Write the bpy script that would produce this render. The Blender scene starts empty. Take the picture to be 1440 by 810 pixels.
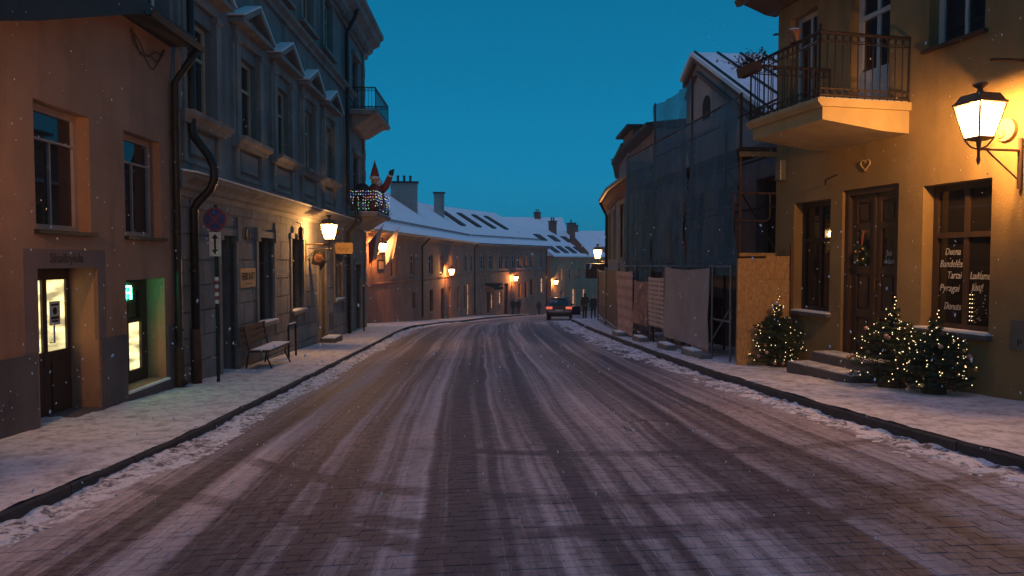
import bpy, bmesh, math, random
import numpy as np
from mathutils import Vector, Matrix, noise
random.seed(7)
R = math.radians
sc = bpy.context.scene
col = sc.collection

# ------------------------------------------------------------------ camera
# the world origin is the photographer's eye; the road lies about 1.5 m below
cam = bpy.data.objects.new('camera', bpy.data.cameras.new('camera'))
col.objects.link(cam)
cam.data.sensor_width = 36.0
cam.data.lens = 25.0
cam.data.clip_start = 0.05
cam.data.clip_end = 3000
cam.location = (0, 0, 0)
cam.rotation_euler = (math.pi / 2 - math.atan(0.04), 0, 0)
sc.camera = cam

# ------------------------------------------------------------------ sky (blue hour) and a trace of sun
SUN_EL, SUN_ROT = 80.0, 200.0
w = bpy.data.worlds.new('World'); sc.world = w; w.use_nodes = True
nt = w.node_tree; nt.nodes.clear()
sky = nt.nodes.new('ShaderNodeTexSky'); sky.sky_type = 'NISHITA'; sky.sun_disc = False
sky.sun_elevation = R(SUN_EL); sky.sun_rotation = R(SUN_ROT)
sky.air_density = 1.0; sky.dust_density = 1.0; sky.ozone_density = 2.0
hs = nt.nodes.new('ShaderNodeHueSaturation'); hs.inputs['Saturation'].default_value = 0.25
tint = nt.nodes.new('ShaderNodeMix'); tint.data_type = 'RGBA'; tint.blend_type = 'MULTIPLY'
tint.inputs[0].default_value = 1.0; tint.inputs[7].default_value = (0.004, 0.29, 0.525, 1)
bg = nt.nodes.new('ShaderNodeBackground'); bg.inputs[1].default_value = 0.145
wo = nt.nodes.new('ShaderNodeOutputWorld')
nt.links.new(sky.outputs[0], hs.inputs['Color']); nt.links.new(hs.outputs[0], tint.inputs[6])
nt.links.new(tint.outputs[2], bg.inputs[0]); nt.links.new(bg.outputs[0], wo.inputs[0])
sun = bpy.data.objects.new('sun', bpy.data.lights.new('sun', 'SUN')); col.objects.link(sun)
sun.data.energy = 0.41; sun.data.angle = R(40); sun.data.color = (1.0, 0.40, 0.60)   # snow clouds glowing over the town
sun.rotation_euler = (R(90 - SUN_EL), 0, R(180 - SUN_ROT)); sun.location = (0, -5, 30)
LAMP = 480.0         # watts of one lantern's bulb
sc.view_settings.view_transform = 'Standard'; sc.view_settings.look = 'None'
sc.view_settings.exposure = 0.0; sc.view_settings.gamma = 1.0
sc.view_settings.use_curve_mapping = False
sc.render.engine = 'CYCLES'
sc.cycles.use_denoising = True
sc.cycles.max_bounces = 6; sc.cycles.diffuse_bounces = 3; sc.cycles.glossy_bounces = 3
sc.cycles.transparent_max_bounces = 12; sc.cycles.sample_clamp_indirect = 4.0
sc.cycles.caustics_reflective = False; sc.cycles.caustics_refractive = False

# ------------------------------------------------------------------ materials
MATS = {}
def nodes_of(m):
    m.use_nodes = True
    t = m.node_tree
    return t, t.nodes, t.links, t.nodes['Principled BSDF']
def pm(name, c1, c2=None, scale=1.5, rough=0.8, bump=0.0, bscale=25, metal=0.0, streak=0.0, spec=0.4,
       rough_var=0.0, stretch=None, c3=None, c3_lo=0.6, c3_scale=0.5):
    """plaster, stone, metal...: two tones mixed by noise, optional vertical streaks, third blotchy tone, fine relief"""
    m = bpy.data.materials.new(name); t, N, L, b = nodes_of(m)
    geo = N.new('ShaderNodeNewGeometry')
    mp = N.new('ShaderNodeMapping'); L.new(geo.outputs['Position'], mp.inputs[0])
    if stretch: mp.inputs['Scale'].default_value = stretch
    nz = N.new('ShaderNodeTexNoise'); nz.inputs['Scale'].default_value = scale; nz.inputs['Detail'].default_value = 8
    nz.inputs['Roughness'].default_value = 0.65
    L.new(mp.outputs[0], nz.inputs['Vector'])
    cr = N.new('ShaderNodeValToRGB'); L.new(nz.outputs[0], cr.inputs[0])
    c2 = c2 or tuple(x * 0.7 for x in c1)
    cr.color_ramp.elements[0].position = 0.35; cr.color_ramp.elements[1].position = 0.68
    cr.color_ramp.elements[0].color = (*c2, 1); cr.color_ramp.elements[1].color = (*c1, 1)
    out = cr.outputs[0]
    if c3:
        n3 = N.new('ShaderNodeTexNoise'); n3.inputs['Scale'].default_value = c3_scale; n3.inputs['Detail'].default_value = 10
        n3.inputs['Roughness'].default_value = 0.7
        L.new(geo.outputs['Position'], n3.inputs['Vector'])
        r3 = N.new('ShaderNodeMapRange'); r3.inputs[1].default_value = c3_lo; r3.inputs[2].default_value = c3_lo + 0.06
        L.new(n3.outputs[0], r3.inputs[0])
        mx = N.new('ShaderNodeMix'); mx.data_type = 'RGBA'; L.new(r3.outputs[0], mx.inputs[0]); L.new(out, mx.inputs[6])
        mx.inputs[7].default_value = (*c3, 1); out = mx.outputs[2]
    if streak:
        ms = N.new('ShaderNodeMapping'); ms.inputs['Scale'].default_value = (1.3, 1.3, 0.30)
        L.new(geo.outputs['Position'], ms.inputs[0])
        n2 = N.new('ShaderNodeTexNoise'); n2.inputs['Scale'].default_value = 1.6; n2.inputs['Detail'].default_value = 6
        L.new(ms.outputs[0], n2.inputs['Vector'])
        r2 = N.new('ShaderNodeMapRange'); r2.inputs[1].default_value = 0.5; r2.inputs[2].default_value = 0.75
        r2.inputs[3].default_value = 1.0; r2.inputs[4].default_value = 1 - streak
        L.new(n2.outputs[0], r2.inputs[0])
        mx = N.new('ShaderNodeMix'); mx.data_type = 'RGBA'; mx.blend_type = 'MULTIPLY'; mx.inputs[0].default_value = 1
        L.new(out, mx.inputs[6]); L.new(r2.outputs[0], mx.inputs[7]); out = mx.outputs[2]
    L.new(out, b.inputs['Base Color'])
    b.inputs['Roughness'].default_value = rough; b.inputs['Metallic'].default_value = metal
    b.inputs['Specular IOR Level'].default_value = spec
    if rough_var:
        rr = N.new('ShaderNodeMapRange'); rr.inputs[3].default_value = rough - rough_var; rr.inputs[4].default_value = rough + rough_var
        L.new(nz.outputs[0], rr.inputs[0]); L.new(rr.outputs[0], b.inputs['Roughness'])
    if bump:
        nb = N.new('ShaderNodeTexNoise'); nb.inputs['Scale'].default_value = bscale; nb.inputs['Detail'].default_value = 4
        L.new(mp.outputs[0], nb.inputs['Vector'])
        bu = N.new('ShaderNodeBump'); bu.inputs['Strength'].default_value = bump; bu.inputs['Distance'].default_value = 0.02
        L.new(nb.outputs[0], bu.inputs['Height']); L.new(bu.outputs[0], b.inputs['Normal'])
    MATS[name] = m
    return m
def em(name, color, strength, sampling='AUTO', base=(0.5, 0.5, 0.5)):
    m = bpy.data.materials.new(name); t, N, L, b = nodes_of(m)
    b.inputs['Base Color'].default_value = (*base, 1)
    b.inputs['Emission Color'].default_value = (*color, 1); b.inputs['Emission Strength'].default_value = strength
    m.cycles.emission_sampling = sampling
    MATS[name] = m; return m
def lit_room(name, color, strength, scale=(0.8, 0.8, 3.5)):
    """a lit room behind glass: shelves and things seen as soft blocks"""
    m = em(name, color, strength)
    t = m.node_tree; N = t.nodes; L = t.links; b = N['Principled BSDF']
    b.inputs['Roughness'].default_value = 0.08
    geo = N.new('ShaderNodeNewGeometry'); mp = N.new('ShaderNodeMapping'); mp.inputs['Scale'].default_value = scale
    L.new(geo.outputs['Position'], mp.inputs[0])
    v = N.new('ShaderNodeTexNoise'); v.inputs['Scale'].default_value = 2.2; v.inputs['Detail'].default_value = 3
    L.new(mp.outputs[0], v.inputs['Vector'])
    r = N.new('ShaderNodeMapRange'); r.inputs[1].default_value = 0.35; r.inputs[2].default_value = 0.62
    r.inputs[3].default_value = strength * 0.25; r.inputs[4].default_value = strength
    L.new(v.outputs[0], r.inputs[0]); L.new(r.outputs[0], b.inputs['Emission Strength'])
    return m
M = MATS
pm('ochre_plaster', (0.37, 0.20, 0.125), (0.285, 0.15, 0.095), 0.9, 0.9, 0.5, 45, streak=0.35, c3=(0.27, 0.14, 0.085), c3_lo=0.60, c3_scale=0.6)
pm('mauve_plaster', (0.20, 0.13, 0.12), (0.15, 0.10, 0.095), 2, 0.9, 0.3, 60)
pm('dark_plinth', (0.13, 0.11, 0.115), (0.085, 0.07, 0.075), 1.6, 0.9, 0.4, 40, streak=0.4)
pm('grey_plaster', (0.22, 0.21, 0.205), (0.15, 0.145, 0.14), 0.8, 0.9, 0.35, 50, streak=0.45)
pm('grey_trim', (0.27, 0.245, 0.22), (0.18, 0.165, 0.15), 1.6, 0.85, 0.3, 40, streak=0.4)
pm('grey_stone', (0.235, 0.225, 0.22), (0.15, 0.145, 0.145), 1.2, 0.9, 0.4, 30, streak=0.35)
pm('yellow_plaster', (0.29, 0.19, 0.08), (0.21, 0.135, 0.055), 0.9, 0.9, 0.5, 45, streak=0.35, c3=(0.20, 0.13, 0.06), c3_lo=0.60, c3_scale=0.7)
pm('cream_trim', (0.46, 0.33, 0.16), (0.36, 0.25, 0.12), 2, 0.8, 0.2, 50, streak=0.25)
pm('red_plaster', (0.44, 0.20, 0.13), (0.31, 0.14, 0.095), 0.5, 0.92, 0.3, 15, streak=0.35)
pm('buff_plaster', (0.44, 0.25, 0.14), (0.33, 0.18, 0.10), 0.5, 0.92, 0.3, 15, streak=0.3)
pm('pale_plaster', (0.36, 0.32, 0.29), (0.26, 0.23, 0.21), 0.7, 0.9, 0.3, 20, streak=0.4)
pm('mauve_wall', (0.24, 0.19, 0.19), (0.17, 0.135, 0.14), 0.8, 0.9, 0.3, 20, streak=0.4)
pm('gable_plaster', (0.40, 0.34, 0.33), (0.30, 0.255, 0.25), 0.8, 0.9, 0.3, 20, streak=0.4)
pm('brick_red', (0.30, 0.09, 0.055), (0.2, 0.06, 0.04), 3, 0.9, 0.4, 12)
pm('dark_roof', (0.035, 0.03, 0.03), (0.02, 0.018, 0.018), 3, 0.7, 0.3, 20)
pm('dark_metal', (0.03, 0.027, 0.025), (0.018, 0.016, 0.015), 6, 0.45, 0.15, 40, metal=0.6)
pm('rusty_metal', (0.10, 0.05, 0.03), (0.045, 0.025, 0.018), 9, 0.7, 0.3, 60, metal=0.4)
pm('iron_railing', (0.055, 0.035, 0.028), (0.03, 0.02, 0.018), 9, 0.6, 0.2, 60, metal=0.5)
pm('zinc', (0.22, 0.23, 0.24), (0.14, 0.145, 0.15), 3, 0.45, 0.1, 30, metal=0.7)
pm('lamp_metal', (0.16, 0.10, 0.065), (0.10, 0.06, 0.04), 8, 0.55, 0.15, 50, metal=0.2)
pm('skylight_dark', (0.07, 0.05, 0.045), (0.04, 0.03, 0.03), 5, 0.7, 0.2, 20)
pm('dark_wood', (0.055, 0.03, 0.02), (0.032, 0.018, 0.013), 3, 0.55, 0.25, 40, stretch=(6, 6, 0.6))
pm('bench_wood', (0.11, 0.042, 0.022), (0.06, 0.024, 0.014), 4, 0.6, 0.25, 40)
pm('window_white', (0.52, 0.48, 0.45), (0.42, 0.39, 0.37), 3, 0.6, 0.1, 50)
pm('window_cream', (0.48, 0.37, 0.24), (0.38, 0.29, 0.19), 3, 0.6, 0.1, 50)
pm('window_pink', (0.42, 0.29, 0.24), (0.33, 0.23, 0.2), 3, 0.6, 0.1, 50)
pm('window_brown', (0.09, 0.055, 0.035), (0.06, 0.038, 0.025), 3, 0.6, 0.1, 50)
pm('kerb_granite', (0.06, 0.055, 0.058), (0.035, 0.033, 0.035), 6, 0.85, 0.4, 30)
pm('step_stone', (0.12, 0.10, 0.10), (0.08, 0.07, 0.07), 4, 0.85, 0.4, 30)
pm('concrete', (0.22, 0.21, 0.2), (0.15, 0.145, 0.14), 2, 0.9, 0.4, 30)
pm('osb', (0.46, 0.27, 0.10), (0.27, 0.14, 0.05), 14, 0.75, 0.35, 30, stretch=(1.6, 1.6, 0.9), c3=(0.54, 0.35, 0.15), c3_lo=0.60, c3_scale=22)
pm('tarp_grey', (0.34, 0.31, 0.32), (0.27, 0.24, 0.25), 1.5, 0.7, 0.2, 10)
pm('black_cloth', (0.03, 0.028, 0.03), (0.016, 0.015, 0.017), 4, 0.9, 0.2, 40)
pm('blue_cloth', (0.02, 0.025, 0.05), (0.012, 0.015, 0.03), 4, 0.9, 0.2, 40)
pm('skin', (0.45, 0.27, 0.2), (0.4, 0.23, 0.17), 4, 0.6)
pm('hair_dark', (0.03, 0.02, 0.015), None, 4, 0.7)
pm('car_paint', (0.018, 0.022, 0.035), (0.012, 0.014, 0.022), 1, 0.25, spec=0.6)
pm('car_trim', (0.015, 0.015, 0.016), None, 4, 0.6)
pm('tyre', (0.02, 0.02, 0.02), (0.05, 0.05, 0.055), 5, 0.9)
pm('chrome', (0.5, 0.5, 0.52), (0.4, 0.4, 0.42), 4, 0.25, metal=0.9)
pm('plate_white', (0.65, 0.65, 0.62), (0.5, 0.5, 0.48), 4, 0.5)
pm('sign_white', (0.62, 0.60, 0.58), (0.5, 0.48, 0.47), 5, 0.5)
pm('sign_blue', (0.025, 0.06, 0.22), (0.02, 0.05, 0.18), 5, 0.4)
pm('sign_red', (0.26, 0.045, 0.045), (0.2, 0.04, 0.04), 5, 0.4)
pm('sign_orange', (0.62, 0.30, 0.12), (0.52, 0.25, 0.10), 3, 0.55)
pm('sign_yellow', (0.62, 0.36, 0.10), (0.52, 0.30, 0.09), 3, 0.55)
pm('ink_black', (0.015, 0.013, 0.013), None, 4, 0.7)
pm('ink_brown', (0.06, 0.04, 0.03), None, 4, 0.7)
pm('letter_white', (0.5, 0.48, 0.46), (0.4, 0.39, 0.38), 3, 0.6)
pm('needles', (0.045, 0.075, 0.035), (0.022, 0.045, 0.02), 9, 0.7)
pm('bark', (0.09, 0.06, 0.04), (0.06, 0.04, 0.028), 9, 0.9, 0.4, 50)
pm('dry_plant', (0.075, 0.05, 0.03), (0.04, 0.03, 0.02), 12, 0.9)
pm('burlap', (0.09, 0.06, 0.035), (0.05, 0.035, 0.02), 14, 0.95, 0.5, 90)
pm('terracotta', (0.25, 0.11, 0.06), (0.18, 0.08, 0.045), 5, 0.85, 0.2, 40)
pm('bauble_gold', (0.6, 0.38, 0.12), (0.5, 0.3, 0.1), 3, 0.25, metal=0.7)
pm('bauble_pink', (0.62, 0.36, 0.28), (0.5, 0.3, 0.24), 3, 0.3, metal=0.4)
pm('inflatable_red', (0.26, 0.03, 0.025), (0.2, 0.025, 0.02), 2, 0.5)
pm('inflatable_white', (0.7, 0.66, 0.66), (0.6, 0.57, 0.57), 2, 0.6)
pm('inflatable_black', (0.02, 0.018, 0.018), None, 2, 0.5)
pm('flag_pale', (0.5, 0.40, 0.32), (0.42, 0.3, 0.24), 1.5, 0.85)
pm('flag_red', (0.30, 0.08, 0.06), (0.22, 0.06, 0.05), 1.5, 0.85)
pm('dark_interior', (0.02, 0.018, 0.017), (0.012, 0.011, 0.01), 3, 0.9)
def glass(name, base, rough=0.03, spec=0.6):
    return pm(name, base, tuple(x * 0.6 for x in base), 0.8, rough, 0.015, 1.5, spec=spec)
glass('window_glass', (0.012, 0.018, 0.026))
glass('shop_glass', (0.02, 0.016, 0.013))
glass('car_glass', (0.008, 0.009, 0.012))
m = em('lantern_glow', (1.0, 0.62, 0.30), 7.0, 'NONE')      # thin frosted glass: lit through by the bulb, and lets its light pass
t = m.node_tree; tr = t.nodes.new('ShaderNodeBsdfTransparent'); tr.inputs[0].default_value = (0.9, 0.9, 0.9, 1); ad = t.nodes.new('ShaderNodeAddShader')
e_ = t.nodes.new('ShaderNodeEmission'); e_.inputs[0].default_value = (1.0, 0.62, 0.30, 1); e_.inputs[1].default_value = 7.0
t.links.new(tr.outputs[0], ad.inputs[0]); t.links.new(e_.outputs[0], ad.inputs[1]); t.links.new(ad.outputs[0], t.nodes['Material Output'].inputs[0])
em('bulb_warm', (1.0, 0.72, 0.35), 2.6, 'NONE')
for nm, c in (('bulb_blue', (0.1, 0.25, 1.0)), ('bulb_orange', (1.0, 0.35, 0.12)), ('bulb_white', (0.8, 0.85, 1.0)), ('bulb_green', (0.2, 0.9, 0.4))):
    em(nm, c, 1.2, 'NONE')
em('tail_light', (1.0, 0.12, 0.03), 0.8, 'NONE')
em('neon_green', (0.04, 0.9, 0.42), 80.0)
lit_room('laundry_room', (1.0, 0.82, 0.36), 1.8)
lit_room('amber_room', (1.0, 0.42, 0.12), 0.9)

# thin clear glass in front of a room or a print, and the scaffold net
def see_through(name, tintc, alpha, rough=0.05, weave=0.0):
    m = bpy.data.materials.new(name); t, N, L, b = nodes_of(m)
    b.inputs['Base Color'].default_value = (*tintc, 1); b.inputs['Roughness'].default_value = rough
    tr = N.new('ShaderNodeBsdfTransparent'); mx = N.new('ShaderNodeMixShader'); mx.inputs[0].default_value = alpha
    if weave:
        geo = N.new('ShaderNodeNewGeometry'); nz = N.new('ShaderNodeTexNoise'); nz.inputs['Scale'].default_value = 0.8
        nz.inputs['Detail'].default_value = 6; L.new(geo.outputs['Position'], nz.inputs['Vector'])
        rr = N.new('ShaderNodeMapRange'); rr.inputs[1].default_value = 0.3; rr.inputs[2].default_value = 0.7
        rr.inputs[3].default_value = alpha - weave; rr.inputs[4].default_value = alpha + weave
        L.new(nz.outputs[0], rr.inputs[0]); L.new(rr.outputs[0], mx.inputs[0])
    o = N['Material Output']
    L.new(tr.outputs[0], mx.inputs[1]); L.new(b.outputs[0], mx.inputs[2]); L.new(mx.outputs[0], o.inputs[0])
    MATS[name] = m; return m
see_through('scaffold_net', (0.025, 0.11, 0.17), 0.68, 0.8, 0.14)
see_through('clear_glass', (0.01, 0.01, 0.012), 0.3, 0.03)

# snow: white with grit showing through where it is trodden
def snow_mat(name, white, grit, lo, hi, scale=2.5, bump=0.5, bscale=14, gmax=1.0):
    m = bpy.data.materials.new(name); t, N, L, b = nodes_of(m)
    geo = N.new('ShaderNodeNewGeometry')
    n1 = N.new('ShaderNodeTexNoise'); n1.inputs['Scale'].default_value = scale; n1.inputs['Detail'].default_value = 9
    n1.inputs['Roughness'].default_value = 0.72
    L.new(geo.outputs['Position'], n1.inputs['Vector'])
    n2 = N.new('ShaderNodeTexNoise'); n2.inputs['Scale'].default_value = bscale; n2.inputs['Detail'].default_value = 5
    L.new(geo.outputs['Position'], n2.inputs['Vector'])
    ad = N.new('ShaderNodeMath'); ad.operation = 'MULTIPLY_ADD'; L.new(n2.outputs[0], ad.inputs[0]); ad.inputs[1].default_value = 0.35
    L.new(n1.outputs[0], ad.inputs[2])
    r = N.new('ShaderNodeMapRange'); r.inputs[1].default_value = lo; r.inputs[2].default_value = hi; r.inputs[4].default_value = gmax
    L.new(ad.outputs[0], r.inputs[0])
    mx = N.new('ShaderNodeMix'); mx.data_type = 'RGBA'; L.new(r.outputs[0], mx.inputs[0])
    mx.inputs[6].default_value = (*white, 1); mx.inputs[7].default_value = (*grit, 1)
    L.new(mx.outputs[2], b.inputs['Base Color'])
    b.inputs['Roughness'].default_value = 0.75; b.inputs['Specular IOR Level'].default_value = 0.3
    bu = N.new('ShaderNodeBump'); bu.inputs['Strength'].default_value = bump; bu.inputs['Distance'].default_value = 0.03
    L.new(ad.outputs[0], bu.inputs['Height']); L.new(bu.outputs[0], b.inputs['Normal'])
    MATS[name] = m; return m
snow_mat('snow_clean', (0.80, 0.81, 0.83), (0.6, 0.6, 0.62), 0.7, 0.9)
snow_mat('snow_trodden', (0.66, 0.65, 0.67), (0.12, 0.10, 0.10), 0.62, 0.88, 4.5, 1.0, 14, 0.8)
snow_mat('snow_slush', (0.70, 0.70, 0.73), (0.10, 0.09, 0.095), 0.65, 0.80, 5.0, 1.0, 20, 0.95)
# snow on a tiled roof: the tile courses show through as fine ridges
def roof_snow(name, white, dark):
    m = snow_mat(name, white, dark, 0.74, 0.95, 1.2, 0.3, 6, 0.6)
    t = m.node_tree; N = t.nodes; L = t.links
    geo = N.new('ShaderNodeNewGeometry'); sx = N.new('ShaderNodeSeparateXYZ'); L.new(geo.outputs['Position'], sx.inputs[0])
    ws = N.new('ShaderNodeMath'); ws.operation = 'SINE'; mu = N.new('ShaderNodeMath'); mu.operation = 'MULTIPLY'; mu.inputs[1].default_value = 2 * math.pi / 0.19
    L.new(sx.outputs[2], mu.inputs[0]); L.new(mu.outputs[0], ws.inputs[0])
    bu = N.new('ShaderNodeBump'); bu.inputs['Strength'].default_value = 0.35; bu.inputs['Distance'].default_value = 0.02
    L.new(ws.outputs[0], bu.inputs['Height']); L.new(bu.outputs[0], N['Principled BSDF'].inputs['Normal'])
    return m
roof_snow('roof_snow', (0.84, 0.85, 0.86), (0.35, 0.28, 0.27))

# ------------------------------------------------------------------ mesh helpers
class Frame:
    """facade frame: s along the wall, n out of the wall towards the street, z up"""
    def __init__(self, o, d, side):
        d = Vector(d).normalized(); self.o = Vector((*o, 0)); self.d = Vector((d.x, d.y, 0))
        self.n = Vector((d.y, -d.x, 0)) * side; self.flip = side > 0; self.side = side
    def p(self, s, n, z): return self.o + self.d * s + self.n * n + Vector((0, 0, z))
W = Frame((0, 0), (1, 0), -1)      # plain world axes: s = x, n = y
class MB:
    def __init__(self): self.v = []; self.f = []; self.mi = []; self.smooth = False
    def add(self, vs, fs, flip=False, mi=0):
        o = len(self.v); self.v += [tuple(x) for x in vs]
        for f in fs:
            f = [i + o for i in f]
            self.f.append(f[::-1] if flip else f); self.mi.append(mi)
        return self
    def box(self, fr, s0, s1, n0, n1, z0, z1, mi=0):
        P = [fr.p(s, n, z) for z in (z0, z1) for n in (n0, n1) for s in (s0, s1)]
        return self.add(P, [(0, 2, 3, 1), (4, 5, 7, 6), (0, 1, 5, 4), (2, 6, 7, 3), (0, 4, 6, 2), (1, 3, 7, 5)], fr.flip, mi)
    def quad(self, a, b, c, d, mi=0): return self.add([a, b, c, d], [(0, 1, 2, 3)], False, mi)
    def poly(self, pts): return self.add(pts, [tuple(range(len(pts)))])
    def prism(self, fr, pts, n0, n1, mi=0):
        """polygon of (s, z) points extruded along n"""
        k = len(pts); P = [fr.p(s, n0, z) for s, z in pts] + [fr.p(s, n1, z) for s, z in pts]
        fs = [tuple(range(k))[::-1], tuple(range(k, 2 * k))] + [(i, (i + 1) % k, (i + 1) % k + k, i + k) for i in range(k)]
        return self.add(P, fs, not fr.flip, mi)
    def profile(self, fr, prof, s0, s1, mi=0):
        """closed (n, z) profile run along s: cornices, gutters, eaves"""
        k = len(prof); P = [fr.p(s0, n, z) for n, z in prof] + [fr.p(s1, n, z) for n, z in prof]
        fs = [tuple(range(k)), tuple(range(k, 2 * k))[::-1]] + [(i, i + k, (i + 1) % k + k, (i + 1) % k) for i in range(k)]
        return self.add(P, fs, fr.flip, mi)
    def tube(self, pts, r, k=8, r2=None, cap=True, mi=0):
        pts = [Vector(p) for p in pts]; n = len(pts); rings = []
        up = None
        for i, p in enumerate(pts):
            t = (pts[min(i + 1, n - 1)] - pts[max(i - 1, 0)]).normalized()
            a = Vector((0, 0, 1)) if abs(t.z) < 0.9 else Vector((1, 0, 0))
            if up is not None and up.cross(t).length > 0.1: a = up
            x = t.cross(a).normalized(); y = x.cross(t).normalized(); up = y
            rr = r if r2 is None else r + (r2 - r) * i / max(1, n - 1)
            if isinstance(r, (list, tuple)): rr = r[i]
            rings.append([p + (x * math.cos(2 * math.pi * j / k) + y * math.sin(2 * math.pi * j / k)) * rr for j in range(k)])
        vs = [q for g in rings for q in g]
        fs = [(i * k + j, i * k + (j + 1) % k, (i + 1) * k + (j + 1) % k, (i + 1) * k + j) for i in range(n - 1) for j in range(k)]
        if cap: fs += [tuple(range(k))[::-1], tuple(range((n - 1) * k, n * k))]
        return self.add(vs, fs, True, mi)
    def lathe(self, c, prof, k=12, ang=0.0, mi=0, sx=1, sy=1):
        c = Vector(c); vs = []
        for r, z in prof:
            vs += [c + Vector((sx * r * math.cos(ang + 2 * math.pi * j / k), sy * r * math.sin(ang + 2 * math.pi * j / k), z)) for j in range(k)]
        n = len(prof)
        fs = [(i * k + j, i * k + (j + 1) % k, (i + 1) * k + (j + 1) % k, (i + 1) * k + j) for i in range(n - 1) for j in range(k)]
        fs += [tuple(range(k))[::-1], tuple(range((n - 1) * k, n * k))]
        return self.add(vs, fs, False, mi)
    def ball(self, c, r, k=10, sz=1.0, mi=0, sx=1, sy=1):
        m = max(4, k // 2 + 1)
        return self.lathe(c, [(max(0.001, r * math.sin(math.pi * i / m)), -r * sz * math.cos(math.pi * i / m)) for i in range(m + 1)], k, 0, mi, sx, sy)
    def build(self, name, mat, parent=None, smooth=False, loc=None, bevel=0):
        me = bpy.data.meshes.new(name)
        base = wloc(parent) if parent is not None else Vector(loc) if loc is not None else Vector((0, 0, 0))
        org = base
        me.from_pydata([(x - org.x, y - org.y, z - org.z) for x, y, z in self.v], [], self.f)
        mats = mat if isinstance(mat, (list, tuple)) else [mat]
        for mm in mats: me.materials.append(M[mm])
        if len(mats) > 1: me.polygons.foreach_set('material_index', self.mi)
        if smooth: me.polygons.foreach_set('use_smooth', [True] * len(me.polygons))
        me.update()
        o = bpy.data.objects.new(name, me); col.objects.link(o)
        if parent is not None:
            o.parent = parent
        elif loc is not None: o.location = loc
        if bevel:
            bv = o.modifiers.new('bevel', 'BEVEL'); bv.width = bevel; bv.segments = 2; bv.limit_method = 'ANGLE'
        return o
def wloc(o):
    v = Vector((0, 0, 0))
    while o is not None: v += o.location; o = o.parent
    return v
def tag(o, label=None, cat=None, group=None, kind=None):
    if label: o['label'] = label
    if cat: o['category'] = cat
    if group: o['group'] = group
    if kind: o['kind'] = kind
    return o
def thing(name, loc, label, cat, group=None):
    o = bpy.data.objects.new(name, None); col.objects.link(o); o.location = loc; o.empty_display_size = 0.2
    return tag(o, label, cat, group)
def text(parent, name, body, origin, xdir, up, size, mat, width=None, shear=0.0, align='LEFT', extr=0.002):
    """flat lettering as a mesh lying on a surface"""
    cu = bpy.data.curves.new('lettering', 'FONT'); cu.body = body; cu.size = size; cu.shear = shear; cu.align_x = align
    cu.extrude = extr; cu.resolution_u = 3
    o = bpy.data.objects.new('lettering', cu); col.objects.link(o)
    dg = bpy.context.evaluated_depsgraph_get(); me = bpy.data.meshes.new_from_object(o.evaluated_get(dg))
    bpy.data.objects.remove(o); bpy.data.curves.remove(cu)
    xs = [v.co.x for v in me.vertices]
    k = width / max(0.001, max(xs) - min(xs)) if width else 1.0
    xdir = Vector(xdir).normalized(); up = Vector(up).normalized(); nn = xdir.cross(up)
    base = wloc(parent)
    for v in me.vertices:
        x, y, z = v.co; v.co = Vector(origin) + xdir * x * k + up * y + nn * z - base
    me.materials.clear(); me.materials.append(M[mat])
    ob = bpy.data.objects.new(name, me); col.objects.link(ob); ob.parent = parent
    return ob
def wall_panel(mb, fr, s0, s1, z0, z1, holes, n=0.0, th=0.4):
    """a wall with real openings and reveals; holes are (s0, s1, z0, z1)"""
    ss = sorted({s0, s1, *[h[0] for h in holes], *[h[1] for h in holes]}); zs = sorted({z0, z1, *[h[2] for h in holes], *[h[3] for h in holes]})
    ss = [x for x in ss if s0 <= x <= s1]; zs = [x for x in zs if z0 <= x <= z1]
    for i in range(len(ss) - 1):
        for j in range(len(zs) - 1):
            cs, cz = (ss[i] + ss[i + 1]) / 2, (zs[j] + zs[j + 1]) / 2
            if any(h[0] < cs < h[1] and h[2] < cz < h[3] for h in holes): continue
            for nn, fl in ((n, False), (n - th, True)):
                mb.add([fr.p(ss[i], nn, zs[j]), fr.p(ss[i + 1], nn, zs[j]), fr.p(ss[i + 1], nn, zs[j + 1]), fr.p(ss[i], nn, zs[j + 1])], [(0, 1, 2, 3)], fl ^ (not fr.flip))
    for a, b, c, d in holes + [(s0, s1, z0, z1)]:
        for (sa, za), (sb, zb) in (((a, c), (b, c)), ((b, c), (b, d)), ((b, d), (a, d)), ((a, d), (a, c))):
            mb.add([fr.p(sa, n, za), fr.p(sb, n, zb), fr.p(sb, n - th, zb), fr.p(sa, n - th, za)], [(0, 1, 2, 3)], fr.flip)
    return mb
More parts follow.
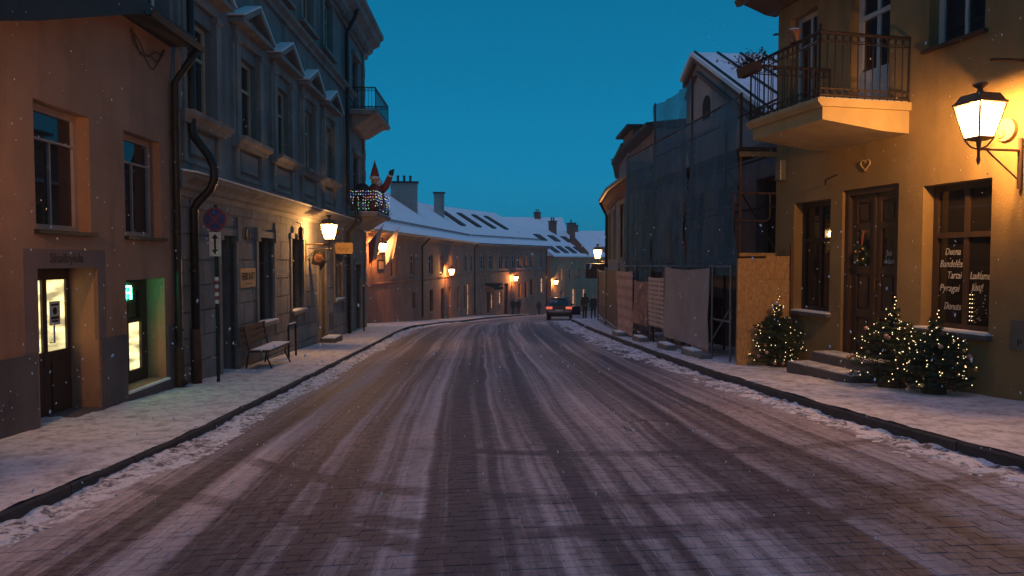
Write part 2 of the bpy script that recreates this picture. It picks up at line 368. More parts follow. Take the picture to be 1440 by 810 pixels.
def window(root, fr, s0, s1, z0, z1, n, fmat='window_white', cols=2, trans=0.3, bar=0.055, fw=0.07, dep=0.07, gmat='window_glass', name='window', top_cols=None, sub_cols_bar=None, label=None):
    """a frame set at depth n with mullions, a transom and a pane in each light"""
    mb = MB(); e = 0.003
    mb.box(fr, s0 - e, s0 + fw, n - dep, n, z0 - e, z1 + e); mb.box(fr, s1 - fw, s1 + e, n - dep, n, z0 - e, z1 + e)
    mb.box(fr, s0 + fw, s1 - fw, n - dep + e, n - e, z0 - e, z0 + fw); mb.box(fr, s0 + fw, s1 - fw, n - dep + e, n - e, z1 - fw, z1 + e)
    zt = z1 - (z1 - z0) * trans if trans else None
    rows = [(z0 + fw, (zt - bar / 2) if zt else z1 - fw, cols)]
    if zt:
        mb.box(fr, s0 + fw, s1 - fw, n - dep + 2 * e, n + 0.01, zt - bar / 2, zt + bar / 2)
        rows.append((zt + bar / 2, z1 - fw, top_cols or cols))
    lights = []
    for za, zb, k in rows:
        ws = (s1 - s0 - 2 * fw - bar * (k - 1)) / k
        for i in range(k):
            a = s0 + fw + i * (ws + bar); lights.append((a, a + ws, za, zb))
            if i: mb.box(fr, a - bar, a, n - dep + 2 * e, n - 2 * e, za, zb)
    w_ = mb.build(name, fmat, root)
    if label: w_['label'] = label
    for a, b, c, d in lights:
        MB().box(fr, a - 0.01, b + 0.01, n - dep * 0.75, n - dep * 0.5, c - 0.01, d + 0.01).build('pane', gmat, w_)
    return w_

# ------------------------------------------------------------------ terrain: a street that runs downhill and bends right
_yy = np.linspace(-40, 400, 4401)
_dd = np.interp(_yy, [-40, 0, 8, 13, 22.6, 32, 50, 66, 84, 120, 400], [-2.0, 0, .39, .64, 1.03, 1.35, 2.65, 3.65, 4.75, 6.4, 12])
_k = np.ones(41) / 41; _dd = np.convolve(np.pad(_dd, 20, mode='edge'), _k, mode='valid')
def drop(y): return float(np.interp(y, _yy, _dd))
def curve(pts):
    x = np.array([p[0] for p in pts]); v = np.array([p[1] for p in pts])
    g = np.linspace(-40, 200, 2401); f = np.interp(g, x, v)
    f = np.convolve(np.pad(f, 15, mode='edge'), np.ones(31) / 31, mode='valid')
    return lambda y: float(np.interp(y, g, f))
KL = curve([(-40, -3.7), (5.2, -3.78), (7.7, -3.72), (11.9, -3.95), (18, -4.2), (28.9, -4.6), (33, -4.4), (42, -4.2), (54, -3.0), (66, -1.3), (84, 3.8), (110, 14), (200, 60)])
KR = curve([(-40, 5.5), (2, 4.55), (5.35, 3.88), (7.57, 3.54), (13.2, 3.17), (19.3, 2.9), (26, 2.65), (32, 2.62), (40, 3.4), (50, 5.2), (65, 9.2), (84, 16), (110, 28), (200, 75)])
def sm(a, b, x): t = min(1, max(0, (x - a) / (b - a))); return t * t * (3 - 2 * t)
def zl(y): return -1.74 - drop(y)                                   # road at the left kerb
def zr(y): return -(1.37 + 0.3 * sm(25, 50, y)) - drop(y)           # road at the right kerb
def road_z(x, y):
    a, b = KL(y), KR(y); t = min(1.3, max(-0.3, (x - a) / (b - a)))
    return zl(y) * (1 - t) + zr(y) * t + 0.05 * max(0, 1 - (2 * t - 1) ** 2)
def pav_l(y): return zl(y) + 0.12
def pav_r(y): return zr(y) + 0.12
def ground_z(x, y): return pav_l(y) if x < KL(y) else pav_r(y) if x > KR(y) else road_z(x, y)

# ground: one wide snowy sheet under everything
mb = MB(); xs = [-400, -150, -60, -25, -12, -6, 0, 6, 12, 25, 60, 150, 400]; ys = [-40, -20, 0, 10, 20, 30, 40, 50, 60, 70, 85, 100, 120, 150, 200, 280, 400]
for y in ys:
    for x in xs: mb.v.append((x, y, -2.6 - drop(y)))
for j in range(len(ys) - 1):
    for i in range(len(xs) - 1):
        a = j * len(xs) + i; mb.f.append([a, a + 1, a + 1 + len(xs), a + len(xs)]); mb.mi.append(0)
tag(mb.build('ground', 'snow_clean'), kind='structure')

# ---- road surface material: stone setts, snow packed in tracks along the street and wiped by turning tyres
def setts_mat(name, boost, bricks=False):
    m = bpy.data.materials.new(name); t, N, L, b = nodes_of(m)
    def mth(op, a, b_=None, c=None):
        n = N.new('ShaderNodeMath'); n.operation = op
        for i, v in enumerate((a, b_, c)):
            if v is None: continue
            if isinstance(v, (int, float)): n.inputs[i].default_value = v
            else: L.new(v, n.inputs[i])
        return n.outputs[0]
    def mapr(v, a, b_, c, d, smooth=True):
        n = N.new('ShaderNodeMapRange'); n.interpolation_type = 'SMOOTHSTEP' if smooth else 'LINEAR'
        L.new(v, n.inputs[0])
        for i, q in enumerate((a, b_, c, d)): n.inputs[i + 1].default_value = q
        return n.outputs[0]
    def noise_(vec, scale, detail=6, rough=0.6):
        n = N.new('ShaderNodeTexNoise'); n.inputs['Scale'].default_value = scale; n.inputs['Detail'].default_value = detail
        n.inputs['Roughness'].default_value = rough; L.new(vec, n.inputs['Vector']); return n.outputs[0]
    geo = N.new('ShaderNodeNewGeometry'); sx = N.new('ShaderNodeSeparateXYZ'); L.new(geo.outputs['Position'], sx.inputs[0])
    X, Y = sx.outputs[0], sx.outputs[1]
    fc = N.new('ShaderNodeFloatCurve'); cv = fc.mapping.curves[0]
    ypts = [0, 4, 8, 13, 19, 26, 32, 40, 50, 65, 84, 100]
    for i, y in enumerate(ypts):
        px, py = y / 100, ((KL(y) + KR(y)) / 2 + 10) / 30
        if i == 0: cv.points[0].location = (px, py)
        elif i == len(ypts) - 1: cv.points[-1].location = (px, py)
        else: cv.points.new(px, py)
    fc.mapping.update()
    L.new(mth('DIVIDE', Y, 100.0), fc.inputs['Value'])
    cen = mth('MULTIPLY_ADD', fc.outputs[0], 30.0, -10.0)
    u = mth('SUBTRACT', X, cen)
    cb = N.new('ShaderNodeCombineXYZ'); L.new(mth('MULTIPLY', u, 0.25), cb.inputs[0]); L.new(mth('MULTIPLY', Y, 0.16), cb.inputs[1])
    wob = noise_(cb.outputs[0], 1.0, 3)
    uw = mth('ADD', u, mth('MULTIPLY_ADD', wob, 0.3, -0.15))
    # the tracks are pinched together where the road narrows ahead
    rp = N.new('ShaderNodeValToRGB'); L.new(mapr(uw, -5, 5, 0, 1, False), rp.inputs[0])
    stops = [(-4.2, .95), (-3.4, .9), (-3.1, .5), (-2.8, .12), (-2.62, .15), (-2.52, .6), (-2.34, .6), (-2.24, .14), (-1.75, .10), (-1.68, .34), (-1.45, .30), (-1.12, .12), (-1.02, .82), (-.80, .82), (-.70, .16),
             (-.25, .20), (.02, .52), (.30, .58), (.40, .10), (.78, .06), (.88, .40), (1.30, .52), (1.40, .16), (1.95, .18), (2.06, .66), (2.36, .62), (2.5, .25), (2.95, .45), (3.3, .85), (4.2, .95)]
    e = rp.color_ramp.elements
    for i, (p, v) in enumerate(stops):
        q = (p + 5) / 10
        el = e[0] if i == 0 else e[1] if i == 1 else e.new(q)
        el.position = q; el.color = (v, v, v, 1)
    def streaks(ku, ky, lo, hi, seed):
        c_ = N.new('ShaderNodeCombineXYZ'); L.new(mth('MULTIPLY', uw, ku), c_.inputs[0]); L.new(mth('MULTIPLY', Y, ky), c_.inputs[1]); c_.inputs[2].default_value = seed
        return mapr(noise_(c_.outputs[0], 1.0, 4, 0.55), lo, hi, 0.0, 1.0)
    S = mth('MULTIPLY', rp.outputs[0], 0.56)
    S = mth('MULTIPLY_ADD', streaks(3.2, 0.035, 0.45, 0.60, 1.0), 0.32, S)
    S = mth('MULTIPLY_ADD', streaks(10.0, 0.07, 0.44, 0.62, 4.0), 0.28, S)
    S = mth('MULTIPLY', S, mth('MULTIPLY_ADD', streaks(0.7, 0.12, 0.3, 0.7, 9.0), 0.5, 0.55))
    # wiped bands where cars have turned across the street: parabolas in plan
    for y0, x0, k, wd, x1, x2 in ((5.05, 0.9, 0.16, 0.13, -2.6, 0.9), (4.98, 0.9, 0.03, 0.12, 0.9, 5), (4.35, 0.9, 0.14, 0.11, -1.2, 6),
                                  (6.35, 1.8, 0.10, 0.10, -1.0, 6), (4.1, -3.4, 0.35, 0.12, -3.4, -0.2)):
        dx = mth('SUBTRACT', X, x0)
        yb = mth('MULTIPLY_ADD', mth('MULTIPLY', dx, dx), k, y0)
        if x0 < -3: yb = mth('MULTIPLY_ADD', mth('MULTIPLY', dx, dx), -k * 0.0, y0 + 2.2); yb = mth('SUBTRACT', yb, mth('MULTIPLY', dx, 0.72))
        band = mapr(mth('ABSOLUTE', mth('SUBTRACT', Y, yb)), wd * 0.7, wd * 1.35, 1, 0)
        g = mth('MULTIPLY', mapr(X, x1 - 0.3, x1 + 0.3, 0, 1), mapr(X, x2 - 0.3, x2 + 0.3, 1, 0))
        S = mth('MULTIPLY', S, mth('SUBTRACT', 1.0, mth('MULTIPLY', mth('MULTIPLY', band, g), mapr(noise_(geo.outputs['Position'], 1.3, 4), 0.35, 0.65, 0.25, 0.62))))
    S = mth('ADD', S, boost)
    fine = noise_(geo.outputs['Position'], 9.0, 8, 0.75)
    grain = noise_(geo.outputs['Position'], 70.0, 3, 0.6)
    thr = mth('MULTIPLY_ADD', grain, 0.45, mth('MULTIPLY', fine, 0.75))      # about 0.6 on average
    cov = mapr(mth('SUBTRACT', S, thr), -0.44, 0.42, 0.0, 1.0)
    st = N.new('ShaderNodeMix'); st.data_type = 'RGBA'
    oi = N.new('ShaderNodeObjectInfo'); vor = N.new('ShaderNodeTexNoise'); vor.inputs['Scale'].default_value = 5.0; L.new(geo.outputs['Position'], vor.inputs['Vector'])
    L.new(vor.outputs[0], st.inputs[0]); st.inputs[6].default_value = (0.062, 0.047, 0.054, 1); st.inputs[7].default_value = (0.112, 0.086, 0.096, 1)
    mx = N.new('ShaderNodeMix'); mx.data_type = 'RGBA'; L.new(mth('MULTIPLY', cov, 0.85), mx.inputs[0]); L.new(st.outputs[2], mx.inputs[6])
    mx.inputs[7].default_value = (0.50, 0.455, 0.475, 1)
    L.new(mx.outputs[2], b.inputs['Base Color'])
    L.new(mapr(cov, 0, 1, 0.62, 0.85), b.inputs['Roughness']); b.inputs['Specular IOR Level'].default_value = 0.22
    bu = N.new('ShaderNodeBump'); bu.inputs['Strength'].default_value = 0.45; bu.inputs['Distance'].default_value = 0.012
    hgt = mth('MULTIPLY_ADD', cov, 0.6, fine)
    if bricks:
        br = N.new('ShaderNodeTexBrick'); br.inputs['Scale'].default_value = 1.0; br.inputs['Brick Width'].default_value = 0.165; br.inputs['Row Height'].default_value = 0.105
        br.inputs['Mortar Size'].default_value = 0.01; L.new(geo.outputs['Position'], br.inputs['Vector'])
        hgt = mth('MULTIPLY_ADD', br.outputs['Fac'], -0.3, hgt)
    L.new(hgt, bu.inputs['Height']); L.new(bu.outputs[0], b.inputs['Normal'])
    MATS[name] = m; return m
setts_mat('road_setts', 0.10); setts_mat('road_far', 0.12, True); setts_mat('road_joints', 0.34)

def strip(mb, fa, fb, za, zb, y0, y1, step, nx, z_of=None, dz=0.0, rough=0.0, mi=0):
    """sheet between two curves x = fa(y) and x = fb(y)"""
    o = len(mb.v); n = int((y1 - y0) / step) + 1
    for j in range(n + 1):
        y = y0 + (y1 - y0) * j / n; a, b = fa(y), fb(y)
        for i in range(nx + 1):
            t = i / nx; x = a + (b - a) * t
            z = (z_of(x, y) if z_of else za(y) * (1 - t) + zb(y) * t) + dz
            if rough: z += rough * (noise.noise(Vector((x * 3, y * 3, 0))) + 0.6 * noise.noise(Vector((x * 9, y * 9, 3))))
            mb.v.append((x, y, z))
    for j in range(n):
        for i in range(nx):
            a = o + j * (nx + 1) + i; mb.f.append([a, a + 1, a + nx + 2, a + nx + 1]); mb.mi.append(mi)
    return mb
Y_SETT = 17.0
mb = strip(MB(), KL, KR, None, None, -12, Y_SETT, 0.5, 16, road_z, -0.003)
road = mb.build('road', 'road_joints', smooth=True); tag(road, kind='structure')
mb = strip(MB(), KL, KR, None, None, Y_SETT, 130, 0.5, 16, road_z, 0.0)
mb.build('road_surface', 'road_far', road, smooth=True)
# setts: each a chamfered stone; the nearest are single objects, the rest joined
SW, SD, GAP = 0.15, 0.098, 0.005
def sett_geo(w, d):
    a, b, h, ch = w / 2, d / 2, 0.03, 0.002
    vs = [(-a, -b, -h), (a, -b, -h), (a, b, -h), (-a, b, -h), (-a, -b, -ch), (a, -b, -ch), (a, b, -ch), (-a, b, -ch),
          (-a + ch, -b + ch, 0), (a - ch, -b + ch, 0), (a - ch, b - ch, 0), (-a + ch, b - ch, 0)]
    fs = [(0, 1, 5, 4), (1, 2, 6, 5), (2, 3, 7, 6), (3, 0, 4, 7), (4, 5, 9, 8), (5, 6, 10, 9), (6, 7, 11, 10), (7, 4, 8, 11), (8, 9, 10, 11)]
    return vs, fs
sv, sf = sett_geo(SW - GAP, SD - GAP)
sett_me = bpy.data.meshes.new('sett'); sett_me.from_pydata(sv, [], sf); sett_me.materials.append(M['road_setts'])
rng = random.Random(3); singles = 0; rest_v = []; rest_f = []
row = 0; y = 3.0
while y < Y_SETT - 0.06:
    a, b = KL(y) + 0.1, KR(y) - 0.1
    x = -9.0 + (SW / 2 if row % 2 else 0) + rng.uniform(-.03, .03); x += math.ceil((a - x) / SW) * SW
    while x < b:
        jx, jy, jz = rng.uniform(-.004, .004), rng.uniform(-.004, .004), rng.uniform(-.0012, .0012)
        z = road_z(x, y); tx = (road_z(x + .1, y) - z) / .1; ty = (road_z(x, y + .1) - z) / .1
        inview = abs(x) < 0.75 * y and y > 3.75
        if inview and singles < 300:
            o = bpy.data.objects.new('sett', sett_me); col.objects.link(o); o.parent = road; singles += 1
            o.location = (x + jx, y + jy, z + jz + 0.002)
            o.rotation_euler = (math.atan(ty) + rng.uniform(-.01, .01), -math.atan(tx) + rng.uniform(-.01, .01), rng.uniform(-.02, .02))
        else:
            k = len(rest_v); rx, ry = rng.uniform(-.01, .01), rng.uniform(-.01, .01)
            rest_v += [(x + jx + p[0], y + jy + p[1], z + jz + 0.002 + p[2] + p[0] * (tx + rx) + p[1] * (ty + ry)) for p in sv]
            rest_f += [tuple(i + k for i in f) for f in sf]
        x += SW
    y += SD; row += 1
me = bpy.data.meshes.new('setts'); me.from_pydata(rest_v, [], rest_f); me.materials.append(M['road_setts'])
o = bpy.data.objects.new('setts', me); col.objects.link(o); o.parent = road; o['kind'] = 'stuff'

# pavements, snow covered
pl = MB(); strip(pl, lambda y: -6.7, lambda y: KL(y) - 0.03, None, None, -12, 4, 0.5, 10, lambda x, y: pav_l(y), 0.006, 0.006); strip(pl, lambda y: -6.7, lambda y: KL(y) - 0.03, None, None, 4, 16, 0.045, 60, lambda x, y: pav_l(y), 0.010, 0.013)
strip(pl, lambda y: -14 if y > 31 else -7.2, lambda y: KL(y) - 0.03, None, None, 16, 60, 0.5, 10, lambda x, y: pav_l(y), 0.006, 0.006)
strip(pl, lambda y: KL(y) - 14, lambda y: KL(y) - 0.03, None, None, 60, 130, 1, 6, lambda x, y: pav_l(y), 0.006, 0.006)
tag(pl.build('pavement_left', 'snow_trodden', smooth=True), kind='structure')
pr = MB(); strip(pr, lambda y: KR(y) + 0.03, lambda y: max(KR(y) + 1.0, 8.4 - 0.2 * y), None, None, -12, 4, 0.5, 10, lambda x, y: pav_r(y), 0.006, 0.006); strip(pr, lambda y: KR(y) + 0.03, lambda y: max(KR(y) + 1.0, 8.4 - 0.2 * y), None, None, 4, 18, 0.045, 56, lambda x, y: pav_r(y), 0.010, 0.013)
strip(pr, lambda y: KR(y) + 0.03, lambda y: KR(y) + 7.0, None, None, 18, 130, 0.5, 10, lambda x, y: pav_r(y), 0.006, 0.006)
tag(pr.build('pavement_right', 'snow_trodden', smooth=True), kind='structure')
# kerbs of single granite stones
for nm, K, side, ztop in (('kerb_left', KL, -1, pav_l), ('kerb_right', KR, 1, pav_r)):
    root = thing(nm, (K(10), 10, ztop(10)), None, None); root['kind'] = 'structure'
    y = -3.0
    while y < 96:
        ln = 1.0 if y < 40 else 2.0
        g = nm == 'kerb_left' and 29.6 < y < 32.4
        a, b = (K(y), y + 0.006), (K(y + ln), y + ln - 0.006)
        d = Vector((b[0] - a[0], b[1] - a[1], 0)); n_ = Vector((d.y, -d.x, 0)).normalized() * side
        z0, z1 = ztop(y), ztop(y + ln); lo = 0.085 if g else 0.0
        jit = rng.uniform(-0.006, 0.006)
        P = []
        for dz in (-0.32, -0.02, 0.0):
            for (px, py), zz in ((a, z0), (b, z1)):
                for off in (0.0, 0.14):
                    o_ = n_ * (off + (0.018 if dz == 0 and off == 0 else 0) + jit)
                    P.append((px + o_.x, py + o_.y, zz + dz - lo))
        m_ = MB(); m_.add(P, [(0, 4, 6, 2), (4, 8, 10, 6), (8, 9, 11, 10), (1, 3, 7, 5), (5, 7, 11, 9), (0, 1, 5, 4), (4, 5, 9, 8), (2, 6, 7, 3), (6, 10, 11, 7)], side < 0)
        m_.build('kerb_stone', 'kerb_granite', root)
        y += ln
# ploughed slush along the kerbs
def slush(nm, K, side, width, seed, label_):
    mb = MB(); y = 2.5; rows = 0; nx = 30
    while y < 48:
        for i in range(nx + 1):
            t = i / nx; x = K(y) + side * (-0.01 + width(y) * t)
            n1 = noise.noise(Vector((x * 1.7 + seed, y * 0.9, 0))); n2 = noise.noise(Vector((x * 7, y * 6, seed))); n3 = noise.noise(Vector((x * 18, y * 16, seed)))
            h = (0.055 if side > 0 else 0.038) * (1 - t) ** 0.8 + 0.03 * n1 * (1 - 0.5 * t) + 0.034 * n2 + 0.016 * n3 - 0.022 - 0.03 * sm(0.7, 1.0, t)
            mb.v.append((x, y, road_z(x, y) + max(h, -0.03) + 0.004))
        y += 0.035 if y < 10 else 0.08 if y < 20 else 0.25; rows += 1
    for j in range(rows - 1):
        for i in range(nx):
            a = j * (nx + 1) + i; mb.f.append([a, a + 1, a + nx + 2, a + nx + 1]); mb.mi.append(0)
    o = mb.build('slush', 'snow_slush', smooth=True); tag(o, label_, 'snow', kind='stuff')
slush('slush', KL, 1, lambda y: 0.62 + 0.1 * math.sin(y), 3.0, 'lumpy snow swept against the left kerb')
slush('slush', KR, -1, lambda y: 0.48 + 0.6 * sm(10, 20, y) + 0.1 * math.sin(y * 1.3), 9.0, 'lumpy snow swept against the right kerb')
# manhole cover in the right lane
mc = MB(); c = Vector((1.55, 7.6, road_z(1.55, 7.6) + 0.004))
mc.lathe(c, [(0.34, -0.03), (0.34, 0.004), (0.30, 0.006), (0.30, 0.0), (0.26, 0.0), (0.26, 0.005)], 28)
tag(mc.build('manhole_cover', 'road_setts', loc=c), 'round iron manhole cover in the right half of the road', 'manhole cover')

# ------------------------------------------------------------------ left side: ochre house with the laundry
FL = Frame((-5.46, 0), (-0.03, 1), 1)
def at(fr, s, n, z): return tuple(fr.p(s, n, z))
hs_ = thing('ochre_house', at(FL, 9, 0, pav_l(9)), 'low ochre plaster house with a dark plinth and lit laundry door, nearest on the left', 'house')
H = [(8.57, 9.75, 0.36, 1.93), (10.67, 11.83, 0.35, 1.93), (8.56, 9.87, -2.6, -0.11), (10.65, 11.9, -1.98, -0.31)]
mb = wall_panel(MB(), FL, -6, 12.3, -3.0, 2.05, H, 0, 0.5)
mb.prism(FL, [(-6, 2.05), (12.3, 2.05), (12.3, 3.62), (10.55, 3.62), (8.03, 2.66), (6.2, 2.05)], 0, -0.5)
mb.box(FL, 11.9, 12.3, -7, -0.5, -3.0, 3.6); mb.box(FL, -6, -5.6, -7, -0.5, -3.0, 3.6); mb.box(FL, -6, 12.3, -7.4, -7.0, -3.0, 3.6)
mb.build('wall', 'ochre_plaster', hs_)
# plinth between the openings, slightly proud
for a, b in ((-6, 8.5), (9.93, 10.6), (11.95, 12.3)):
    MB().box(FL, a, b, -0.1, 0.025, -3.0, -1.12).build('plinth', 'dark_plinth', hs_)
MB().box(FL, 10.6, 11.95, -0.1, 0.022, -3.0, -1.99).build('plinth', 'dark_plinth', hs_)
# painted band round the laundry door
mb = MB(); mb.box(FL, 8.3, 8.56, -0.05, 0.008, -1.12, 0.13); mb.box(FL, 9.87, 10.07, -0.05, 0.008, -1.12, 0.13); mb.box(FL, 8.56, 9.87, -0.05, 0.0075, -0.11, 0.13)
db = mb.build('door_surround', 'mauve_plaster', hs_)
text(db, 'lettering', 'Skalbykla', FL.p(8.80, 0.012, -0.035), FL.d, (0, 0, 1), 0.17, 'ink_brown', width=0.72)
for (a, b, c, d) in H[:2]:
    w1 = window(hs_, FL, a, b, c, d, -0.17, 'window_pink', 2, 0.27, 0.03, 0.085, 0.08, top_cols=1)
    MB().box(FL, a - 0.04, b + 0.06, -0.17, 0.07, c - 0.045, c + 0.005).build('sill', 'dark_metal', w1)
# the door: two glazed leaves with lit room behind
dr = MB(); n0 = -0.38
for a, b in ((8.57, 8.83), (9.262, 9.308), (9.312, 9.358), (9.79, 9.865)): dr.box(FL, a, b, n0 - 0.06, n0, -2.12, -0.115)
for a, b in ((8.83, 9.262), (9.358, 9.79)):
    dr.box(FL, a, b, n0 - 0.057, n0 - 0.004, -2.12, -1.22); dr.box(FL, a, b, n0 - 0.057, n0 - 0.004, -0.27, -0.115)
    dr.box(FL, a + 0.06, b - 0.06, n0 - 0.05, n0 + 0.012, -2.0, -1.35)
door = dr.build('door', 'dark_wood', hs_)
for a, b in ((8.83, 9.262), (9.358, 9.79)): MB().box(FL, a, b, n0 - 0.04, n0 - 0.03, -1.22, -0.27).build('pane', 'laundry_room', door)
MB().tube([FL.p(9.40, n0, -1.1), FL.p(9.40, n0 + 0.06, -1.1), FL.p(9.40, n0 + 0.06, -0.85), FL.p(9.40, n0, -0.85)], 0.012, 6).build('handle', 'chrome', door)
ps = MB().box(FL, 9.45, 9.68, n0 - 0.029, n0 - 0.024, -0.88, -0.56).build('notice', 'sign_white', door)
pp = MB(); pp.prism(FL, [(9.565 + 0.045 * math.cos(k / 6 * math.pi), -0.69 + 0.05 * math.sin(k / 6 * math.pi)) for k in range(12)], n0 - 0.024, n0 - 0.022)
pp.box(FL, 9.48, 9.65, n0 - 0.024, n0 - 0.022, -0.62, -0.595); pp.box(FL, 9.49, 9.64, n0 - 0.024, n0 - 0.022, -0.84, -0.815); pp.box(FL, 9.48, 9.65, n0 - 0.024, n0 - 0.0215, -0.80, -0.765)
pp.build('print', 'ink_black', door)
MB().box(FL, 8.5, 9.95, -0.5, 0.04, -2.6, -2.06).build('threshold', 'step_stone', hs_)
# shop window with the green neon
sw = window(hs_, FL, 10.65, 11.9, -1.98, -0.31, -0.30, 'dark_wood', 2, 0.40, 0.07, 0.2, 0.08, 'shop_glass', name='shop_window')
for ch in list(sw.children):
    if max(v.co.z for v in ch.data.vertices) + wloc(hs_).z < -0.9: ch.data.materials.clear(); ch.data.materials.append(M['laundry_room'])
MB().box(FL, 10.6, 11.95, -0.30, 0.05, -2.02, -1.985).build('sill', 'snow_clean', sw)
ne = thing('neon_sign', at(FL, 11.35, -0.2, -0.75), 'small glowing green neon sign hanging in the shop window', 'neon sign')
bx = MB(); s0 = 11.02
for q in range(1):
    a = s0 + q * 0.24
    bx.tube([FL.p(a, -0.2, -0.62), FL.p(a, -0.2, -0.42), FL.p(a + 0.16, -0.2, -0.42), FL.p(a + 0.16, -0.2, -0.52), FL.p(a, -0.2, -0.52)], 0.013, 6)
    bx.tube([FL.p(a + 0.16, -0.2, -0.52), FL.p(a + 0.16, -0.2, -0.62)], 0.013, 6)
bx.build('tube', 'neon_green', ne)
MB().box(FL, 10.88, 11.38, -0.245, -0.225, -0.68, -0.36).build('backboard', 'dark_metal', ne)
# roof: dark verge sloping towards the camera, level eave and gutter behind it
mb = MB(); sl = [(-6, -1.9), (8.03, 2.67), (10.55, 3.62), (12.32, 3.64)]
lo = [(3.5, 1.15), (8.03, 2.66), (10.55, 3.60), (10.55, 5.6), (3.5, 3.4)]
mb.prism(FL, lo, 0.42, -0.45)
mb.prism(FL, [(10.55, 3.63), (12.32, 3.63), (12.32, 3.80), (10.55, 3.80)], 0.40, -0.5)
mb.add([FL.p(-6, 0.3, 3.75), FL.p(12.32, 0.3, 3.75), FL.p(12.32, -3.7, 6.2), FL.p(-6, -3.7, 6.2), FL.p(-6, -7.6, 3.6), FL.p(12.32, -7.6, 3.6)], [(0, 1, 2, 3), (3, 2, 5, 4)])
mb.add([FL.p(12.31, 0.3, 3.7), FL.p(12.31, -3.7, 6.15), FL.p(12.31, -7.6, 3.6)], [(0, 1, 2)])
rf = mb.build('roof', 'dark_roof', hs_)
gt = MB(); gt.profile(FL, [(0.40, 3.62), (0.44, 3.55), (0.52, 3.55), (0.56, 3.64), (0.54, 3.64), (0.51, 3.57), (0.45, 3.57), (0.42, 3.64)], 10.5, 12.4)
gt.build('gutter', 'dark_metal', rf)
# loose cables under the eave
cb = MB()
for k in range(3):
    cb.tube([FL.p(10.9 + t * 1.1, 0.03, 3.45 - 0.30 * math.sin(math.pi * t) * (0.6 + 0.3 * k) + 0.06 * math.sin(11 * t + 2 * k)) for t in np.linspace(0, 1, 12)], 0.007, 5)
cb.build('cable', 'dark_metal', hs_)
# dormer above the eave
dm = MB(); dm.box(FL, 10.9, 12.2, -1.6, -0.25, 3.8, 5.3); dm.prism(FL, [(10.75, 5.3), (12.3, 5.3), (11.5, 5.9)], -0.1, -2.5)
dmo = dm.build('dormer', 'dark_roof', hs_)
window(hs_, FL, 10.98, 12.12, 3.9, 5.2, -0.18, 'window_white', 3, 0.3, 0.05, 0.07, 0.05, 'window_glass')
def pipe(root, pts, r, mat='dark_metal', clamps=True, name='drainpipe'):
    o = MB().tube(pts, r, 10).build(name, mat, root, smooth=True)
    if clamps:
        for a, b in zip(pts[:-1], pts[1:]):
            a, b = Vector(a), Vector(b)
            if abs(a.z - b.z) > 1.5:
                k = int(abs(a.z - b.z) / 1.6)
                for i in range(k):
                    c = a.lerp(b, (i + 0.5) / k); MB().tube([c - Vector((0, 0, .02)), c + Vector((0, 0, .02))], r + 0.014, 10).build('clamp', mat, o)
    return o
pipe(hs_, [FL.p(12.22, 0.48, 3.55), FL.p(12.22, 0.3, 3.3), FL.p(12.22, 0.09, 3.0), FL.p(12.22, 0.09, -2.05), FL.p(12.22, 0.2, -2.16)], 0.06)
MB().tube([FL.p(12.22, 0.09, -1.5), FL.p(12.22, 0.09, -2.2)], 0.075, 10).build('standpipe', 'rusty_metal', hs_)

# ------------------------------------------------------------------ grey tenement with pediments
gb = thing('grey_tenement', at(FL, 21, 0, pav_l(21)), 'tall grey tenement with pedimented windows, drainpipes and snowy ledge', 'building')
S0, S1 = 12.34, 31.0
G = [(14.3, 15.15, -3.0, 0.49), (16.6, 17.8, -1.5, 0.52), (19.4, 20.6, -1.42, 0.57), (22.45, 23.4, -3.2, -0.05), (24.8, 26.0, -1.4, 0.4), (28.4, 29.7, -3.3, -0.2)]
C2 = [13.5 + 2.65 * i for i in range(5)]
B2 = 29.15
U = [(c - 0.62, c + 0.62, 2.66, 4.45) for c in C2] + [(c - 0.6, c + 0.6, 6.95, 8.6) for c in C2] + [(B2 - 0.55, B2 + 0.55, 1.9, 4.2), (B2 - 0.55, B2 + 0.55, 5.8, 8.1)]
mb = wall_panel(MB(), FL, S0, S1, -3.8, 1.3, G, 0.0, 0.45); wall_panel(mb, FL, S0, S1, 1.3, 8.9, U, -0.02, 0.45)
mb.box(FL, S0, S0 + 0.4, -9, -0.47, -3.8, 9.3); mb.box(FL, S1 - 0.4, S1, -9, -0.47, -3.8, 9.3); mb.box(FL, S0, S1, -9.4, -9, -3.8, 9.3)
mb.build('wall', 'grey_plaster', gb)
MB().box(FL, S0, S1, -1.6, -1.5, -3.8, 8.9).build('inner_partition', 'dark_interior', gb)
# rusticated ground floor: single blocks, proud of the joints
rb = random.Random(5); zc = -3.3; k = 0
clr = [(a - 0.16, b + 0.16, c - 0.14, d + 0.16) for a, b, c, d in G]
while zc < 1.1:
    zt = min(zc + 0.47, 1.2); s = S0 + 0.02 + (0.55 if k % 2 else 0); cuts = [S0 + 0.02]
    while s < S1: cuts.append(s) if s > S0 + 0.3 else None; s += 1.1
    cuts.append(S1)
    for a, b in zip(cuts[:-1], cuts[1:]):
        segs = [(a, b)]
        for c0, c1, d0, d1 in clr:
            if d0 < zt - 0.02 and d1 > zc + 0.02:
                segs = [q for x0, x1 in segs for q in ((x0, min(x1, c0)), (max(x0, c1), x1)) if q[1] - q[0] > 0.08]
        for x0, x1 in segs:
            MB().box(FL, x0 + 0.012, x1 - 0.012, -0.02, 0.03 + rb.uniform(-.004, .004), zc + 0.012, zt - 0.012).build('stone_block', 'grey_stone', gb)
    zc = zt; k += 1
